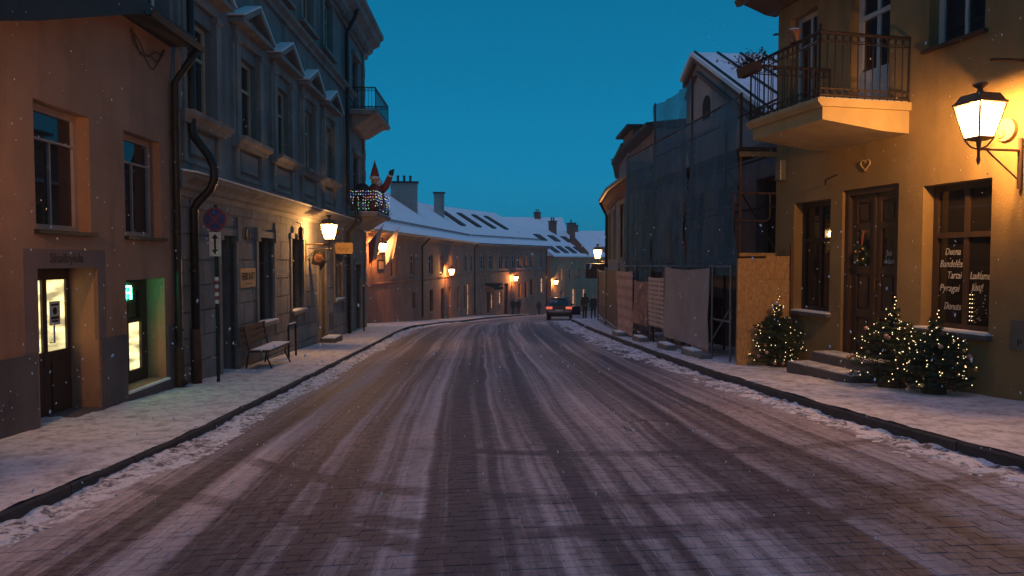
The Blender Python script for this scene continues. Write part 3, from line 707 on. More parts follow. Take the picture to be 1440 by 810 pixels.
# surrounds of the ground-floor openings
for i, (a, b, c, d) in enumerate(G):
    m_ = MB(); m_.box(FL, a - 0.14, a, -0.1, 0.06, c, d); m_.box(FL, b, b + 0.14, -0.1, 0.06, c, d); m_.box(FL, a - 0.16, b + 0.16, -0.1, 0.08, d, d + 0.15)
    if i in (0, 1): m_.box(FL, a - 0.2, a + 0.02, -0.05, 0.11, d - 0.1, d + 0.22); m_.box(FL, b - 0.02, b + 0.2, -0.05, 0.11, d - 0.1, d + 0.22)
    m_.build('surround', 'grey_trim', gb)
for i in (1, 2, 4):
    a, b, c, d = G[i]
    wv = window(gb, FL, a, b, c, d, -0.2, 'window_brown' if i != 4 else 'window_cream', 2, 0.3, 0.05, 0.07, 0.06)
    MB().box(FL, a - 0.15, b + 0.15, -0.2, 0.13, c - 0.09, c - 0.003).build('sill', 'grey_trim', wv)
    MB().box(FL, a - 0.06, b + 0.06, -0.14, 0.12, c - 0.002, c + 0.025).build('snow_cap', 'snow_clean', wv)
def wood_door(root, fr, a, b, c, d, n, mat='dark_wood', glaz=None):
    m_ = MB(); mid = (a + b) / 2
    m_.box(fr, a, mid - 0.004, n - 0.06, n, c, d); m_.box(fr, mid + 0.004, b, n - 0.06, n, c, d); m_.box(fr, mid - 0.02, mid + 0.02, n, n + 0.02, c, d)
    for x0, x1 in ((a, mid), (mid, b)):
        for f0, f1 in ((0.06, 0.3), (0.36, 0.62), (0.68, 0.94)):
            m_.box(fr, x0 + 0.07, x1 - 0.07, n - 0.01, n + 0.015, c + (d - c) * f0, c + (d - c) * f1)
    o = m_.build('door', mat, root)
    MB().tube([fr.p(mid + 0.05, n, c + 1.05), fr.p(mid + 0.05, n + 0.06, c + 1.05), fr.p(mid + 0.13, n + 0.06, c + 1.05)], 0.012, 6).build('handle', 'rusty_metal', o)
    return o
wood_door(gb, FL, 14.3, 15.15, -2.4, 0.49, -0.3); wood_door(gb, FL, 22.45, 23.4, -2.62, -0.05, -0.25); wood_door(gb, FL, 28.4, 29.7, -2.95, -0.2, -0.3)
# ledge over the ground floor, with its snow
MB().profile(FL, [(-0.05, 1.12), (0.06, 1.12), (0.08, 1.22), (0.16, 1.26), (0.18, 1.34), (0.34, 1.42), (0.36, 1.50), (-0.05, 1.56)], S0, S1 - 2.6).build('ledge', 'grey_trim', gb)
MB().profile(FL, [(0.40, 1.50), (0.41, 1.525), (0.02, 1.60), (-0.018, 1.60), (-0.018, 1.565), (0.37, 1.505)], S0 + 0.02, S1 - 2.6).build('snow_cap', 'snow_clean', gb)
# first-floor windows
for c in C2:
    wv = window(gb, FL, c - 0.62, c + 0.62, 2.66, 4.45, -0.14, 'window_cream', 2, 0.36, 0.06, 0.09, 0.08)
    m_ = MB()
    for q in (-1, 1):
        a, b = sorted((c + q * 0.64, c + q * 0.88)); m_.box(FL, a, b, -0.05, 0.09, 2.66, 4.62)
        m_.box(FL, a - 0.02, b + 0.02, -0.05, 0.12, 4.62, 4.74); a, b = sorted((c + q * 0.9, c + q * 1.0)); m_.box(FL, a, b, -0.05, 0.05, 2.4, 4.6)
    m_.box(FL, c - 0.86, c + 0.86, -0.05, 0.07, 4.74, 4.98); m_.build('surround', 'grey_trim', wv)
    m_ = MB(); h = 0.26
    m_.box(FL, c - 1.06, c + 1.06, -0.05, h + 0.04, 4.98, 5.08)
    for q in (-1, 1):
        pts = [(c + q * 1.1, 5.08), (c, 5.62), (c, 5.50), (c + q * 0.86, 5.08)]
        m_.prism(FL, pts, -0.05, h + 0.06)
    m_.prism(FL, [(c - 0.9, 5.08), (c + 0.9, 5.08), (c, 5.53)], -0.05, 0.08); m_.prism(FL, [(c - 0.3, 5.12), (c + 0.3, 5.12), (c, 5.34)], 0.08, 0.12)
    m_.build('pediment', 'grey_trim', wv)
    m_ = MB()
    for q in (-1, 1): m_.prism(FL, [(c + q * 1.12, 5.085), (c, 5.63), (c, 5.67), (c + q * 1.15, 5.11)], -0.02, h + 0.07)
    m_.build('snow_cap', 'snow_clean', wv)
    m_ = MB(); m_.profile(FL, [(-0.05, 2.42), (0.14, 2.42), (0.16, 2.50), (0.28, 2.55), (0.29, 2.63), (-0.14, 2.658)], c - 0.98, c + 0.98)
    for q in (-1, 1):
        a, b = sorted((c + q * 0.72, c + q * 0.88)); m_.box(FL, a, b, -0.05, 0.07, 1.75, 2.42)
    m_.box(FL, c - 0.72, c + 0.72, -0.05, 0.02, 1.75, 1.83); m_.box(FL, c - 0.56, c + 0.56, -0.05, 0.035, 1.92, 2.33)
    m_.build('sill', 'grey_trim', wv)
# belt course, second-floor windows, top cornice
MB().profile(FL, [(-0.05, 6.25), (0.06, 6.25), (0.08, 6.36), (0.2, 6.42), (0.22, 6.5), (-0.05, 6.55)], S0, S1 - 2.6).build('belt_course', 'grey_trim', gb)
for c in C2:
    wv = window(gb, FL, c - 0.6, c + 0.6, 6.95, 8.6, -0.14, 'window_cream', 2, 0.36, 0.06, 0.09, 0.08)
    m_ = MB()
    for q in (-1, 1):
        a, b = sorted((c + q * 0.62, c + q * 0.82)); m_.box(FL, a, b, -0.05, 0.07, 6.85, 8.65)
    m_.box(FL, c - 0.84, c + 0.84, -0.05, 0.09, 8.65, 8.8); m_.box(FL, c - 0.9, c + 0.9, -0.05, 0.16, 6.8, 6.9); m_.build('surround', 'grey_trim', wv)
MB().profile(FL, [(-0.1, 8.72), (0.08, 8.72), (0.12, 8.9), (0.3, 9.0), (0.34, 9.16), (0.62, 9.3), (0.66, 9.5), (0.78, 9.56), (0.80, 9.72), (-0.1, 9.85)], S0, S1 + 0.5).build('cornice', 'grey_trim', gb)
# dentils under the cornice
for i in range(46):
    s = S0 + 0.2 + i * 0.4
    if s < S1: MB().box(FL, s, s + 0.2, 0.08, 0.26, 8.78, 8.93).build('dentil', 'grey_trim', gb)
# end bay: quoins, balcony windows
for s in (27.05, 30.55):
    z = -3.2; k = 0
    while z < 8.7:
        wd = 0.42 if k % 2 else 0.30
        if not (1.1 < z + 0.2 < 1.55 and s < 28): MB().box(FL, s, s + wd, -0.05, 0.07, z + 0.012, z + 0.43).build('quoin', 'grey_trim', gb)
        z += 0.44; k += 1
window(gb, FL, B2 - 0.55, B2 + 0.55, 1.9, 4.2, -0.14, 'window_brown', 2, 0.3); window(gb, FL, B2 - 0.55, B2 + 0.55, 5.8, 8.1, -0.14, 'window_brown', 2, 0.3)
for z in (4.2, 8.1): MB().box(FL, B2 - 0.75, B2 + 0.75, -0.05, 0.12, z + 0.02, z + 0.2).build('lintel', 'grey_trim', gb)
mb = MB(); mb.add([FL.p(S0, 0.7, 9.86), FL.p(S1 + 0.4, 0.7, 9.86), FL.p(S1 + 0.4, -4.5, 12.6), FL.p(S0, -4.5, 12.6), FL.p(S0, -9.6, 9.5), FL.p(S1 + 0.4, -9.6, 9.5)], [(0, 1, 2, 3), (3, 2, 5, 4), (1, 5, 2), (0, 3, 4)])
mb.build('roof', 'roof_snow', gb)
# two drainpipes; the near one swings out round the ledge
sp = 12.82
pipe(gb, [FL.p(sp, 0.45, 9.4), FL.p(sp, 0.12, 8.6), FL.p(sp, 0.12, 2.35), FL.p(sp, 0.16, 2.2), FL.p(sp, 0.42, 1.85), FL.p(sp, 0.50, 1.65), FL.p(sp, 0.50, 1.42), FL.p(sp, 0.42, 1.25), FL.p(sp, 0.2, 1.02), FL.p(sp, 0.13, 0.9), FL.p(sp, 0.13, -1.3)], 0.075)
MB().tube([FL.p(sp, 0.13, -1.25), FL.p(sp, 0.13, -2.32)], 0.09, 10).build('standpipe', 'rusty_metal', gb, smooth=True)
sp = 26.75
pipe(gb, [FL.p(sp, 0.6, 9.5), FL.p(sp, 0.45, 9.0), FL.p(sp, 0.13, 8.4), FL.p(sp, 0.13, 2.2), FL.p(sp, 0.45, 1.8), FL.p(sp, 0.45, 1.4), FL.p(sp, 0.13, 1.0), FL.p(sp, 0.13, -2.8)], 0.075)
MB().box(FL, 23.9, 24.45, 0.0, 0.05, -2.3, -1.8).build('vent', 'dark_metal', gb)
# balconies: thing of their own parts under the house
def railing(root, path, z0, z1, pitch, mat, scroll=True):
    """iron railing along a polyline of (point at floor level)"""
    rl = MB()
    for a, b in zip(path[:-1], path[1:]):
        a, b = Vector(a), Vector(b)
        for z, r in ((z1, 0.02), (z1 - 0.13, 0.009), (z0 + 0.14, 0.009), (z0 + 0.05, 0.012)): rl.tube([(a.x, a.y, z), (b.x, b.y, z)], r, 6)
    o = rl.build('railing', mat, root)
    for a, b in zip(path[:-1], path[1:]):
        a, b = Vector(a), Vector(b); ln = (b - a).length; k = max(2, round(ln / pitch)); t = (b - a) / ln
        for i in range(k + 1):
            p = a + t * (ln * i / k); m_ = MB(); thick = 0.014 if i in (0, k) else 0.008
            m_.tube([(p.x, p.y, z0), (p.x, p.y, z1)], thick, 6)
            if scroll and i < k:
                q = p + t * (ln / k / 2); rad = min(0.055, ln / k * 0.42)
                for zz in (z1 - 0.065, z0 + 0.095):
                    m_.tube([(q.x + t.x * rad * math.cos(w_), q.y + t.y * rad * math.cos(w_), zz + 0.042 * math.sin(w_)) for w_ in np.linspace(0, 2 * math.pi, 11)], 0.006, 4)
            m_.build('baluster', mat, root)
    return o
BAL = []
for z, nm in ((1.82, 'lower'), (5.72, 'upper')):
    bl = MB(); bl.profile(FL, [(-0.05, z - 0.16), (1.08, z - 0.16), (1.14, z - 0.08), (1.14, z), (-0.05, z)], 27.35, 30.9)
    bl.profile(FL, [(-0.05, z - 0.62), (0.25, z - 0.6), (0.6, z - 0.38), (0.95, z - 0.162), (-0.05, z - 0.162)], 27.6, 30.65)
    b_ = bl.build('balcony', 'grey_trim', gb); BAL.append(b_)
    MB().box(FL, 27.37, 30.88, 0.0, 1.12, z + 0.001, z + 0.02).build('snow_cap', 'snow_clean', b_)
    railing(b_, [FL.p(27.42, 0.0, 0), FL.p(27.42, 1.06, 0), FL.p(30.83, 1.06, 0), FL.p(30.83, 0.0, 0)], z, z + 0.85, 0.14, 'iron_railing')

# ------------------------------------------------------------------ far left: the long red house that follows the bend
FA = Frame((-7.2, 40), (3.6, 28), 1); FB = Frame((-3.6, 68), (7.7, 16), 1); LA, LB = 28.23, 17.76
lh = thing('long_red_house', at(FA, 14, 0, pav_l(54)), 'long two-storey red plaster house with snowy tiled roof, following the bend', 'house')
upA = [(1.25, 2.35), (5.5, 6.7), (10.35, 11.6), (13.9, 15.1), (16.9, 18.1), (19.7, 20.9), (23.3, 24.5), (26.0, 27.2)]
loA = [(6.0, 6.75, -3.2, -2.1), (10.6, 11.7, -3.75, -2.15), (14.1, 15.1, -4.6, -2.2), (16.8, 17.75, -4.75, -2.2), (20.2, 21.1, -4.2, -2.3), (23.0, 23.9, -4.3, -2.3), (24.7, 26.1, -5.15, -2.2)]
upB = [(1.1, 2.0), (2.95, 3.85), (5.1, 5.95), (6.6, 7.45), (8.2, 9.05), (9.6, 10.6), (11.2, 12.15), (12.75, 13.85), (15.7, 16.7)]
loB = [(2.6, 3.3, -5.3, -3.2), (3.5, 4.1, -5.0, -3.4), (5.15, 5.95, -4.6, -3.3), (6.45, 7.4, -5.75, -2.5), (9.9, 10.6, -4.2, -2.6), (11.5, 12.3, -4.2, -2.5), (12.9, 13.9, -4.0, -2.2), (15.9, 16.9, -3.9, -2.1)]
hA = [(a, b, -1.05, 0.32) for a, b in upA] + loA; hB = [(a, b, -0.95, 0.42) for a, b in upB] + loB
wall_panel(MB(), FA, -5, LA, -8, 1.62, hA, 0, 0.4).build('wall', 'red_plaster', lh)
mb = wall_panel(MB(), FB, 0.02, LB, -9, 1.62, hB, 0, 0.4); mb.box(FB, LB - 0.4, LB, -9, -0.4, -9, 1.6); mb.build('wall', 'red_plaster', lh)
mb = MB(); mb.box(FA, -5, LA + 3, -9.6, -9.2, -8, 1.6); mb.box(FA, -5, -4.6, -9.6, -0.4, -8, 1.6); mb.build('wall', 'red_plaster', lh)
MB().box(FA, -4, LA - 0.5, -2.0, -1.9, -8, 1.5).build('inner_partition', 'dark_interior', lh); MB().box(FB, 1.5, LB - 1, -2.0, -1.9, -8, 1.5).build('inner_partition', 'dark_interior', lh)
lit = {(24.7, -5.15): 'amber_room', (3.5, -5.0): 'amber_room', (5.15, -4.6): 'amber_room', (15.9, -3.9): 'amber_room'}
for fr, hh in ((FA, hA), (FB, hB)):
    for a, b, c, d in hh:
        isdoor = d - c > 1.9
        if isdoor and (a, c) not in lit: wood_door(lh, fr, a, b, c, d, -0.2)
        else:
            wv = window(lh, fr, a, b, c, d, -0.16, 'window_white' if c > -1.5 else 'window_brown', 2, 0.32, 0.06, 0.09, 0.06, lit.get((a, c), 'window_glass'))
            if not isdoor: MB().box(fr, a - 0.06, b + 0.06, -0.16, 0.09, c - 0.07, c - 0.004).build('sill', 'pale_plaster', wv)
    L_ = LA if fr is FA else LB; s0 = -5 if fr is FA else 0.02
    MB().profile(fr, [(-0.05, -1.42), (0.07, -1.40), (0.10, -1.30), (-0.05, -1.24)], s0, L_).build('belt_course', 'red_plaster', lh)
    MB().profile(fr, [(-0.05, 1.22), (0.08, 1.22), (0.12, 1.36), (0.3, 1.44), (0.34, 1.58), (-0.05, 1.60)], s0, L_).build('cornice', 'buff_plaster', lh)
    MB().profile(fr, [(0.38, 1.56), (0.42, 1.48), (0.5, 1.48), (0.55, 1.58), (0.52, 1.58), (0.49, 1.51), (0.43, 1.51)], s0, L_ + (0.3 if fr is FB else 0)).build('gutter', 'dark_metal', lh)
pipe(lh, [FA.p(9.0, 0.45, 1.5), FA.p(8.6, 0.3, 1.2), FA.p(8.2, 0.1, 0.9), FA.p(8.2, 0.1, -3.9)], 0.06)
pipe(lh, [FA.p(27.9, 0.45, 1.5), FA.p(27.9, 0.1, 1.0), FA.p(27.9, 0.1, -5.2)], 0.06)
pipe(lh, [FB.p(LB - 0.3, 0.45, 1.5), FB.p(LB - 0.3, 0.1, 1.0), FB.p(LB - 0.3, 0.1, -6)], 0.06)
# roof: two snowy slopes meeting over the bend, hipped at the far end
RZ = 5.4; n_mid = (FA.n + FB.n).normalized()
corner = FA.p(LA, 0, 0)
def eave(p, n_): return p + n_ * 0.5 + Vector((0, 0, 1.60))
E0, E1, E2 = eave(FA.p(-5.2, 0, 0), FA.n), eave(corner, n_mid * 1.02), eave(FB.p(LB + 0.3, 0, 0), FB.n)
R0, R1, R2_ = FA.p(-5.2, -5, RZ), corner - n_mid * 5.1 + Vector((0, 0, RZ)), FB.p(LB - 3.6, -5, RZ)
K0, K1, K2 = FA.p(-5.2, -10.3, 1.5), corner - n_mid * 10.4 + Vector((0, 0, 1.5)), FB.p(LB + 0.3, -10.3, 1.5)
mb = MB()
def slab(mb, pts, th=0.14):
    k = len(pts); lo = [Vector(p) - Vector((0, 0, th)) for p in pts]
    mb.add(list(pts) + lo, [tuple(range(k)), tuple(range(k, 2 * k))[::-1]] + [(i, i + k, (i + 1) % k + k, (i + 1) % k) for i in range(k)])
slab(mb, [E0, E1, R1, R0]); slab(mb, [E1, E2, R2_, R1]); slab(mb, [E2, K2, R2_]); slab(mb, [R0, R1, K1, K0]); slab(mb, [R1, R2_, K2, K1])
mb.add([E0, R0, K0], [(0, 1, 2)])
lroof = mb.build('roof', 'roof_snow', lh)
def on_slope(Ea, Eb, Ra, Rb, s, t, h=0.0):
    a = Ea.lerp(Eb, s); b = Ra.lerp(Rb, s); nn = (Eb - Ea).cross(b - a).normalized()
    if nn.z < 0: nn = -nn
    return a.lerp(b, t) + nn * h
# snow guards
for Ea, Eb, Ra, Rb in ((E0, E1, R0, R1), (E1, E2, R1, R2_)):
    sg = MB(); n_ = 60 if Ea is E0 else 40
    for i in range(n_):
        p = on_slope(Ea, Eb, Ra, Rb, (i + 0.5) / n_, 0.17); q = on_slope(Ea, Eb, Ra, Rb, (i + 0.5) / n_, 0.17, 0.2); sg.tube([p, q], 0.03, 4)
    for h in (0.09, 0.17): sg.tube([on_slope(Ea, Eb, Ra, Rb, x, 0.17, h) for x in (0.01, 0.99)], 0.022, 4)
    sg.build('snow_guard', 'dark_metal', lroof)
# skylights: on the two roof slopes
def skylight(Ea, Eb, Ra, Rb, s, t0, t1, ds, root):
    P = [on_slope(Ea, Eb, Ra, Rb, a, t, h) for h in (-0.05, 0.13) for a, t in ((s, t0), (s + ds, t0), (s + ds, t1), (s, t1))]
    m_ = MB(); m_.add(P, [(4, 5, 6, 7), (0, 1, 5, 4), (1, 2, 6, 5), (2, 3, 7, 6), (3, 0, 4, 7)]); o = m_.build('skylight', 'dark_metal', root)
    e = 0.12; P = [on_slope(Ea, Eb, Ra, Rb, s + ds * a, t0 + (t1 - t0) * t, 0.14) for a, t in ((e, e), (1 - e, e), (1 - e, 1 - e), (e, 1 - e))]
    m_ = MB(); m_.quad(*P); m_.build('pane', 'skylight_dark', o)
for s in (0.07, 0.27, 0.47, 0.65): skylight(E1, E2, R1, R2_, s, 0.45, 0.82, 0.06, lroof)
# chimneys
def chimney(root, x, y, zb, zt, w_, d_, rot, pots=3, mat='pale_plaster', cap=True):
    fr = Frame((x, y), (math.cos(rot), math.sin(rot)), -1); m_ = MB()
    m_.box(fr, -w_ / 2, w_ / 2, -d_ / 2, d_ / 2, zb, zt); o = m_.build('chimney', mat, root)
    if cap: MB().box(fr, -w_ / 2 - 0.1, w_ / 2 + 0.1, -d_ / 2 - 0.1, d_ / 2 + 0.1, zt + 0.002, zt + 0.14).build('cap', 'dark_metal', o)
    MB().box(fr, -w_ / 2 - 0.03, w_ / 2 + 0.03, -d_ / 2 - 0.03, d_ / 2 + 0.03, zt - 0.35, zt - 0.2).build('band', mat, o)
    for i in range(pots):
        c = fr.p((i - (pots - 1) / 2) * w_ / max(1, pots) * 0.7, 0, zt + 0.142); MB().lathe(c, [(0.1, 0), (0.09, 0.4), (0.13, 0.42), (0.13, 0.48)], 8).build('chimney_pot', 'dark_metal', o)
    return o
chimney(lh, -8.6, 57.0, 2.6, 6.05, 2.1, 0.9, 0.13, 3, 'pale_plaster'); chimney(lh, -7.0, 68.5, 4.0, 6.3, 0.95, 0.8, 0.13, 0, 'pale_plaster')
# dark awning over the shop door
MB().prism(Frame((FB.p(2.3, 0, 0).x, FB.p(2.3, 0, 0).y), FB.d.xy, 1), [(0, -2.55), (2.0, -2.55), (2.0, -2.35), (0, -2.35)], 0.02, 0.9).build('awning', 'black_cloth', lh)
mb = MB(); mb.profile(FB, [(0.02, -2.3), (0.95, -2.75), (0.95, -3.0), (0.9, -2.8), (0.02, -2.4)], 2.3, 4.3); mb.build('awning', 'black_cloth', lh)

# ------------------------------------------------------------------ beyond it: buff house with dormers, and more roofs up the hill
FC = Frame((4.75, 86.2), (8.4, 18), 1)
bh = thing('buff_house', at(FC, 8, 0, -6.8), 'small buff house with rows of skylights beyond the parked car', 'house')
hC = [(2.7, 3.8, -2.65, -1.15), (6.0, 7.1, -2.65, -1.15), (9.4, 10.4, -2.65, -1.15), (12.4, 13.4, -2.65, -1.15), (3.0, 4.2, -5.6, -3.9), (7.4, 8.6, -6.6, -3.8), (11.5, 12.7, -5.8, -4.0)]
mb = wall_panel(MB(), FC, 0, 22, -9, 0.45, hC, 0, 0.4); mb.box(FC, 0, 0.4, -9, -0.4, -9, 0.4); mb.box(FC, 21.6, 22, -9, -0.4, -9, 0.4); mb.build('wall', 'buff_plaster', bh)
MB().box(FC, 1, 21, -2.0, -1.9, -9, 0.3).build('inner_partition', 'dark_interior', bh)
for a, b, c, d in hC: window(bh, FC, a, b, c, d, -0.16, 'window_white', 2, 0.32, 0.06, 0.09, 0.06, 'window_glass' if c > -5.7 else 'amber_room')
MB().profile(FC, [(-0.05, 0.1), (0.1, 0.12), (0.3, 0.3), (0.35, 0.44), (-0.05, 0.46)], 0, 22).build('cornice', 'buff_plaster', bh)
cE0, cE1, cR0, cR1 = FC.p(-0.2, 0.45, 0.46), FC.p(22.2, 0.45, 0.46), FC.p(-0.2, -5.0, 4.2), FC.p(22.2, -5.0, 4.2); cK0, cK1 = FC.p(-0.2, -10, 0.4), FC.p(22.2, -10, 0.4)
mb = MB(); slab(mb, [cE0, cE1, cR1, cR0]); slab(mb, [cR0, cR1, cK1, cK0]); mb.add([cE0, cR0, cK0], [(0, 1, 2)]); mb.add([cE1, cR1, cK1], [(0, 1, 2)])
croof = mb.build('roof', 'roof_snow', bh)
for s in (0.08, 0.22, 0.36, 0.50): skylight(cE0, cE1, cR0, cR1, s, 0.10, 0.32, 0.07, croof)
for s in (0.12, 0.33, 0.54): skylight(cE0, cE1, cR0, cR1, s, 0.52, 0.72, 0.09, croof)
# brick fire wall with a stepped edge, chimneys
MB().prism(Frame(FC.p(13.0, 0, 0).xy, (-FC.n).xy, -1), [(-0.3, 0.3), (-0.3, 0.95), (2.4, 3.75), (2.4, 0.3)], -0.2, 0.2).build('fire_wall', 'brick_red', bh)
chimney(bh, 5.6, 98.5, 2.6, 5.2, 0.9, 0.8, 0.3, 2, 'brick_red'); chimney(bh, 8.6, 104, 2.8, 5.2, 1.0, 0.8, 0.3, 1, 'brick_red')
def back_house(name, label, x, y, rot, L_, Wd, zb, ze, zr_, wallm, chims):
    fr = Frame((x, y), (math.cos(rot), math.sin(rot)), 1)
    root = thing(name, at(fr, L_ / 2, 0, zb), label, 'house')
    hh = [(1.5 + i * 2.4, 2.5 + i * 2.4, ze - 2.0, ze - 0.6) for i in range(int((L_ - 3) / 2.4))]
    m_ = wall_panel(MB(), fr, 0, L_, zb, ze, hh, 0, 0.4); m_.box(fr, 0, 0.4, -Wd, -0.4, zb, ze); m_.box(fr, L_ - 0.4, L_, -Wd, -0.4, zb, ze); m_.box(fr, 0, L_, -Wd - 0.4, -Wd, zb, ze); m_.build('wall', wallm, root)
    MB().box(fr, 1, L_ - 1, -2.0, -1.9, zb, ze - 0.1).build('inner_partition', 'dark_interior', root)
    for q in hh: window(root, fr, *q, -0.16, 'window_white', 2, 0.32, 0.06, 0.09, 0.06)
    a, b, c, d = fr.p(-0.3, 0.4, ze + 0.02), fr.p(L_ + 0.3, 0.4, ze + 0.02), fr.p(L_ + 0.3, -Wd / 2, zr_), fr.p(-0.3, -Wd / 2, zr_); e, f = fr.p(L_ + 0.3, -Wd - 0.7, ze + 0.02), fr.p(-0.3, -Wd - 0.7, ze + 0.02)
    m_ = MB(); slab(m_, [a, b, c, d]); slab(m_, [d, c, e, f]); m_.add([a, d, f], [(0, 1, 2)]); m_.add([b, c, e], [(0, 1, 2)]); m_.build('roof', 'roof_snow', root)
    for s, t, h in chims:
        p = fr.p(s, -Wd / 2 + t, 0); chimney(root, p.x, p.y, zr_ - 1.4, zr_ + h, 1.0, 0.8, rot, 2, 'brick_red')
back_house('hill_house', 'snow-roofed house on the hill above the red roof', -7, 112, 0.15, 16, 9, -9, 3.2, 7.0, 'pale_plaster', [(12, 0, 0.7)])
back_house('hill_house', 'distant snow-roofed house farthest down the street', 9, 128, 0.25, 14, 9, -10, 2.4, 5.4, 'buff_plaster', [(4, 0, 0.9)])

# ------------------------------------------------------------------ right side: the cafe house
FR = Frame((7.718, 0), (-0.225, 1), -1); RD = -FR.d
ch = thing('cafe_house', at(FR, 10, 0, pav_r(10)), 'yellow plaster cafe house with an iron balcony and panelled brown door', 'house')
W1, W2, DR = (8.82, 9.88, -0.92, 0.99), (11.78, 12.75, -0.88, 0.98), (10.32, 11.5, -1.62, 1.08)
UW, BD, UW2 = (8.98, 9.85, 2.80, 4.30), (10.56, 11.40, 2.12, 4.35), (12.2, 12.95, 2.6, 4.2)
CE = 13.3
mb = wall_panel(MB(), FR, 0.5, CE, -2.6, 4.68, [W1, W2, DR, UW, BD, UW2], 0, 0.45)
mb.box(FR, CE - 0.4, CE, -8, -0.45, -2.6, 4.68); mb.box(FR, 0.5, 0.9, -8, -0.45, -2.6, 4.68); mb.box(FR, 0.5, CE, -8.4, -8.0, -2.6, 4.68)
mb.build('wall', 'yellow_plaster', ch)
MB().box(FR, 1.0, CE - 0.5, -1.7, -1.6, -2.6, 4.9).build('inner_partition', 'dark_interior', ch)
for q, tc in ((W1, 2), (W2, 2)):
    wv = window(ch, FR, *q, -0.17, 'dark_wood', 2, 0.35, 0.07, 0.08, 0.07, 'shop_glass')
    MB().box(FR, q[0] - 0.06, q[1] + 0.06, -0.17, 0.09, q[2] - 0.06, q[2] - 0.004).build('sill', 'step_stone', wv)
    MB().box(FR, q[0] - 0.04, q[1] + 0.04, -0.15, 0.085, q[2] - 0.003, q[2] + 0.02).build('snow_cap', 'snow_clean', wv)
    if q is W1:
        for body, s, z, wd in (('Duona', 9.70, 0.06, 0.24), ('Bandelės', 9.78, -0.10, 0.36), ('Tartai', 9.66, -0.25, 0.22), ('Pyragai', 9.78, -0.42, 0.32), ('Donuts', 9.70, -0.66, 0.27),
                               ('Laukiame', 9.30, -0.25, 0.29), ('Jūsų!', 9.27, -0.40, 0.18)):
            text(wv, 'lettering', body, FR.p(s, -0.200, z), RD, (0, 0, 1), 0.135, 'letter_white', width=wd, shear=0.25)
        b_ = MB()
        for i in range(7):
            for j in range(2): b_.ball(FR.p(9.28 - j * 0.035, -0.19, -0.45 - i * 0.055), 0.006, 5)
        b_.build('light_string', 'bulb_warm', wv)
for q, lt in ((UW, 0.33), (UW2, 0.33)):
    wv = window(ch, FR, *q, -0.16, 'window_white', 2, lt, 0.05, 0.08, 0.07); MB().box(FR, q[0] - 0.05, q[1] + 0.06, -0.16, 0.07, q[2] - 0.05, q[2] - 0.004).build('sill', 'rusty_metal', wv)
bw = window(ch, FR, *BD, -0.16, 'window_white', 2, 0.30, 0.07, 0.09, 0.07, name='balcony_door')
MB().box(FR, BD[0] + 0.09, BD[1] - 0.09, -0.20, -0.15, BD[2] + 0.05, BD[2] + 0.75).build('lower_panel', 'window_white', bw)
# the street door
a, b, c, d = DR; n0 = -0.12; m_ = MB(); mid = (a + b) / 2
m_.box(FR, a, a + 0.09, n0 - 0.1, n0 + 0.07, c, d); m_.box(FR, b - 0.09, b, n0 - 0.1, n0 + 0.07, c, d); m_.box(FR, a + 0.09, b - 0.09, n0 - 0.1, n0 + 0.065, d - 0.09, d)
for x0, x1 in ((a + 0.09, mid - 0.004), (mid + 0.004, b - 0.09)):
    m_.box(FR, x0, x0 + 0.11, n0 - 0.06, n0, c, d - 0.09); m_.box(FR, x1 - 0.11, x1, n0 - 0.06, n0, c, d - 0.09)
    for z0, z1 in ((c, c + 0.18), (-0.22, -0.10), (0.46, 0.56), (d - 0.20, d - 0.09), (-0.88, -0.76)): m_.box(FR, x0 + 0.11, x1 - 0.11, n0 - 0.058, n0 - 0.002, z0, z1)
    for z0, z1 in ((c + 0.18, -0.88), (-0.76, -0.22), (0.56, d - 0.20)):
        m_.box(FR, x0 + 0.11, x1 - 0.11, n0 - 0.055, n0 - 0.035, z0, z1)
        m_.box(FR, x0 + 0.15, x1 - 0.15, n0 - 0.035, n0 - 0.012, z0 + 0.04, z1 - 0.04)
m_.box(FR, mid - 0.025, mid + 0.025, n0 - 0.002, n0 + 0.025, c, d - 0.09)
cd = m_.build('door', 'dark_wood', ch)
for x0, x1 in ((a + 0.09, mid - 0.004), (mid + 0.004, b - 0.09)): MB().box(FR, x0 + 0.10, x1 - 0.10, n0 - 0.045, n0 - 0.035, -0.11, 0.47).build('pane', 'shop_glass', cd)
text(cd, 'lettering', 'Jau', FR.p(10.72, n0 - 0.032, 0.06), RD, (0, 0, 1), 0.12, 'letter_white', width=0.13, shear=0.2)
text(cd, 'lettering', 'dirbame', FR.p(10.76, n0 - 0.032, -0.06), RD, (0, 0, 1), 0.12, 'letter_white', width=0.24, shear=0.2)
MB().tube([FR.p(mid - 0.07, n0, -0.5), FR.p(mid - 0.07, n0 + 0.06, -0.5), FR.p(mid - 0.07, n0 + 0.06, -0.3), FR.p(mid - 0.07, n0, -0.3)], 0.012, 6).build('handle', 'rusty_metal', cd)
